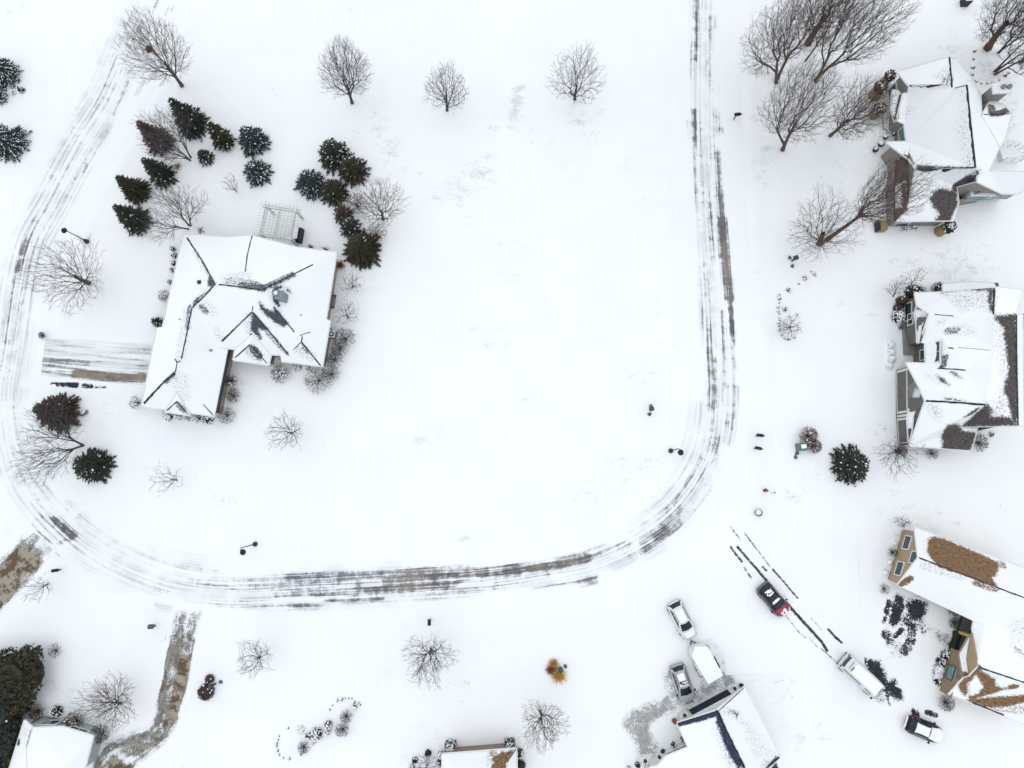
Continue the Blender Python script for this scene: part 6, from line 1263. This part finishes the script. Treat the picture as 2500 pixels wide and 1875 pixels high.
hb = MB(); u, v = P(E1(1165,oe(380))), P(E1(1090,oe(660))); d = v-u; c = (u+v)/2; hr = thing('clipped_hedge', 'narrow dark clipped hedge along the tan house porch', 'hedge', c); hb.box((c.x, c.y, .35), (d.length, .55, .7), math.atan2(d.y, d.x), .9); 
for i in range(9): leafball(hb, u.lerp(v, (i+.5)/9), .4, .8, 60, .16, rnd)
hb.build('foliage', M['evergreen'], hr)
# burlap wrapped shrubs
def wrapped(label, c, top, rpx, h, group='burlap wrapped shrubs', snow=.6):
    SEED[0] += 1; rd = random.Random(SEED[0]); B = P(c); R = rpx/(FPX/CAMZ); r = thing('wrapped_shrub', label, 'shrub', B, group); t = P(top, h*.75)-B; t.z = 0
    m = MB(); rings = []; 
    for j in range(6): s_ = j/5; rings.append([(B.x+t.x*s_*.65+R*(1+.06*math.sin(3*a+j))*math.cos(a), B.y+t.y*s_*.65+R*(1+.06*math.sin(3*a+j))*math.sin(a), h*.62*s_-.05) for a in [2*PI*i/14 for i in range(14)]])
    loft(m, rings); m.build('burlap_wrap', M['burlap'], r, True)
    m = MB(); q = B+t*.8+Vector((0, 0, h*.55)); m.lathe(q, [(R*.85, 0), (R*.95, h*.15), (R*.6, h*.3), (.1, h*.36)], 10); leafball(m, q, R*1.12, h*.42, 420, .28, rd); m.build('foliage', M['needles_brown' if snow < .5 else 'evergreen'], r)
    s2 = MB()
    for _ in range(int(60*snow)): d = Vector((rd.gauss(0, .6), rd.gauss(0, .6), abs(rd.gauss(0, 1)))).normalized(); s2.rock((q.x+d.x*R, q.y+d.y*R, q.z+d.z*h*.4), rd.uniform(.08, .18), rd, .5)
    if s2.v: s2.build('snow_cap', M['snow'], r, True)
wrapped('burlap wrapped shrub with a big snow cap, lowest by the taupe entry', Bq(180,890), Bq(275,800), 13, 2.4, snow=.9); wrapped('burlap wrapped shrub, middle of the three at the taupe house', Bq(185,630), Bq(290,500), 14, 2.6, snow=.4); wrapped('burlap wrapped shrub, topmost of the three at the taupe house', Bq(330,440), Bq(415,350), 11, 2.3, snow=.4); wrapped('burlap wrapped shrub at the south corner of the taupe garage', Bq(1060,o(1140)), Bq(1220,o(1060)), 13, 2.6, snow=.9)
B = P(Bq(270,o(1085))); r = thing('burlap_bundle', 'low tan burlap bundle with a dark side left of the taupe garage', 'bundle', B); m = MB(); m.box((B.x, B.y, .5), (.85, 1.15, 1.), .03, .9); m.build('burlap_wrap', M['burlap'], r); m = MB(); m.box((B.x-.62, B.y, .5), (.18, 1.2, .9), .03); m.build('dark_board', M['black2'], r)
for x, y, r, l in [(590,o(1105),8,'left'),(715,o(1100),7,'right')]: bush('snowy twig shrub under the taupe garage wall, '+l, Bq(x,y), r, .7, 'bark_grey', 70, snow=.15)
# white house
for x, y, r, l, mt, st in [(695,768,5.5,'rust brown round shrub at the left garage pier','rust',0),(1600,300,6,'olive shrub at the right garage pier','needles_olive',.1),(545,1185,6,'upright brown green shrub by the entry','needles_olive',0),(200,1355,6,'round green shrub left of the entry','needles_olive',.1),(80,1400,4,'tiny snowy shrub at the far left of the entry','evergreen',.8),(675,1080,5,'star shaped dark shrub on the white house lawn, lower','evergreen',.2),(800,1005,4.5,'star shaped dark shrub on the white house lawn, upper','evergreen',.2)]: leafy(l, G(x,y), r, .9, mt, st, 'small shrubs before the white house')
# bottom centre house
leafy('square clipped bush with snow, left of the bottom house front', Lq(750,280), 13, 1.3, 'evergreen', .8, 'clipped square bushes', .85, 'clipped_bush'); leafy('square clipped bush on a brick pier, right of the bottom house front', Lq(1805,230), 12, 1.5, 'evergreen', .6, 'clipped square bushes', .85, 'clipped_bush')
leafy('small dark shrub at the top left of the bottom house', Lq(330,425), 8, .8, 'evergreen', .1); leafy('small dark shrub farthest left of the bottom house', Lq(100,550), 6.5, .7, 'evergreen', .1); leafy('snowy dark shrub at the left roof corner of the bottom house', Lq(565,440), 7, 1., 'evergreen', .8); leafy('dark shrub hugging the left wall of the bottom house', Lq(550,600), 8, 1.2, 'evergreen', .4); bt('spreading bare ornamental at the bottom edge left of the bottom house', Lq(310,690), Lq(310,640), 32, 2.6, 'bark_dark', tlow=.1, n=130, turn=.4)
leafy('dark red shrub at the right wall of the bottom house', Lq(1975,410), 10, 1., 'needles_brown', .2); leafy('dark olive shrub cut by the bottom edge at the right wall', Lq(1990,640), 13, 1.4, 'needles_olive', 0); leafy('low dark shrub cut by the bottom edge far left', Lq(40,690), 8, .6, 'evergreen', .6)
# lower lawn bed
leafy('brown shrub in the middle of the lower lawn bed', t13(535,1365), 14, 1., 'needles_brown', .5); leafy('dark snowy shrub left of the brown one in the lower bed', t13(465,1385), 8, .7, 'evergreen', .5); leafy('dark shrub, upper half of the upright pair in the lower bed', t13(632,1290), 9.5, 1.1, 'evergreen', .5); leafy('dark shrub, lower half of the upright pair in the lower bed', t13(622,1345), 8, .9, 'evergreen', .8); bush('feathery bare shrub at the top of the lower bed', t13(785,1215), 14, 1., 'bark_grey', 150); bush('feathery bare shrub below the top one in the lower bed', t13(752,1325), 16, 1., 'bark_grey', 170); bush('feathery bare shrub at the foot of the lower bed', t13(428,1475), 14, 1., 'bark_grey', 150); leafy('half buried shrub at the left of the lower bed', t13(395,1330), 9, .5, 'evergreen', 1.5); leafy('little dark shrub at the upper right tip of the lower bed', t13(848,1140), 7, .5, 'evergreen', 1.)
for x, y, l in [(225,825,'middle'),(195,985,'lower'),(360,725,'upper')]: leafy('little dark grass like shrub in the right bed, '+l, t31(x,y), 5, .4, 'evergreen', .3, 'little shrubs in the right bed')

# ------------------------------------------------------------------ light, sky, camera
W = bpy.data.worlds.new('World'); S.world = W; W.use_nodes = True; nt = W.node_tree; bg = nt.nodes['Background']
sky = nt.nodes.new('ShaderNodeTexSky'); sky.sky_type = 'NISHITA'; sky.sun_disc = False; sky.sun_elevation = math.radians(84); sky.sun_rotation = math.radians(-40); sky.air_density = 1.; sky.dust_density = 1.; sky.ozone_density = .3
hs = nt.nodes.new('ShaderNodeHueSaturation'); hs.inputs['Saturation'].default_value = .18; nt.links.new(sky.outputs[0], hs.inputs['Color']); nt.links.new(hs.outputs[0], bg.inputs['Color']); bg.inputs['Strength'].default_value = .15
sl = bpy.data.lights.new('sun', 'SUN'); sl.energy = .5; sl.angle = math.radians(120); sl.color = (.99, 1, .97); so = bpy.data.objects.new('sun', sl); COL.objects.link(so)
el, az = math.radians(84), math.radians(-40); dv = Vector((math.sin(az)*math.cos(el), math.cos(az)*math.cos(el), math.sin(el))); so.rotation_mode = 'QUATERNION'; so.rotation_quaternion = dv.to_track_quat('Z', 'Y')
cam = bpy.data.cameras.new('camera'); cam.sensor_width = 36; cam.lens = FPX/FW*36; cam.clip_end = 4000; co = bpy.data.objects.new('camera', cam); COL.objects.link(co); co.location = CAM; co.rotation_mode = 'QUATERNION'; co.rotation_quaternion = CQ; S.camera = co
vs_ = S.view_settings; vs_.view_transform = 'Standard'; vs_.look = 'None'; vs_.gamma = 1; vs_.use_curve_mapping = False; vs_.exposure = 0.47
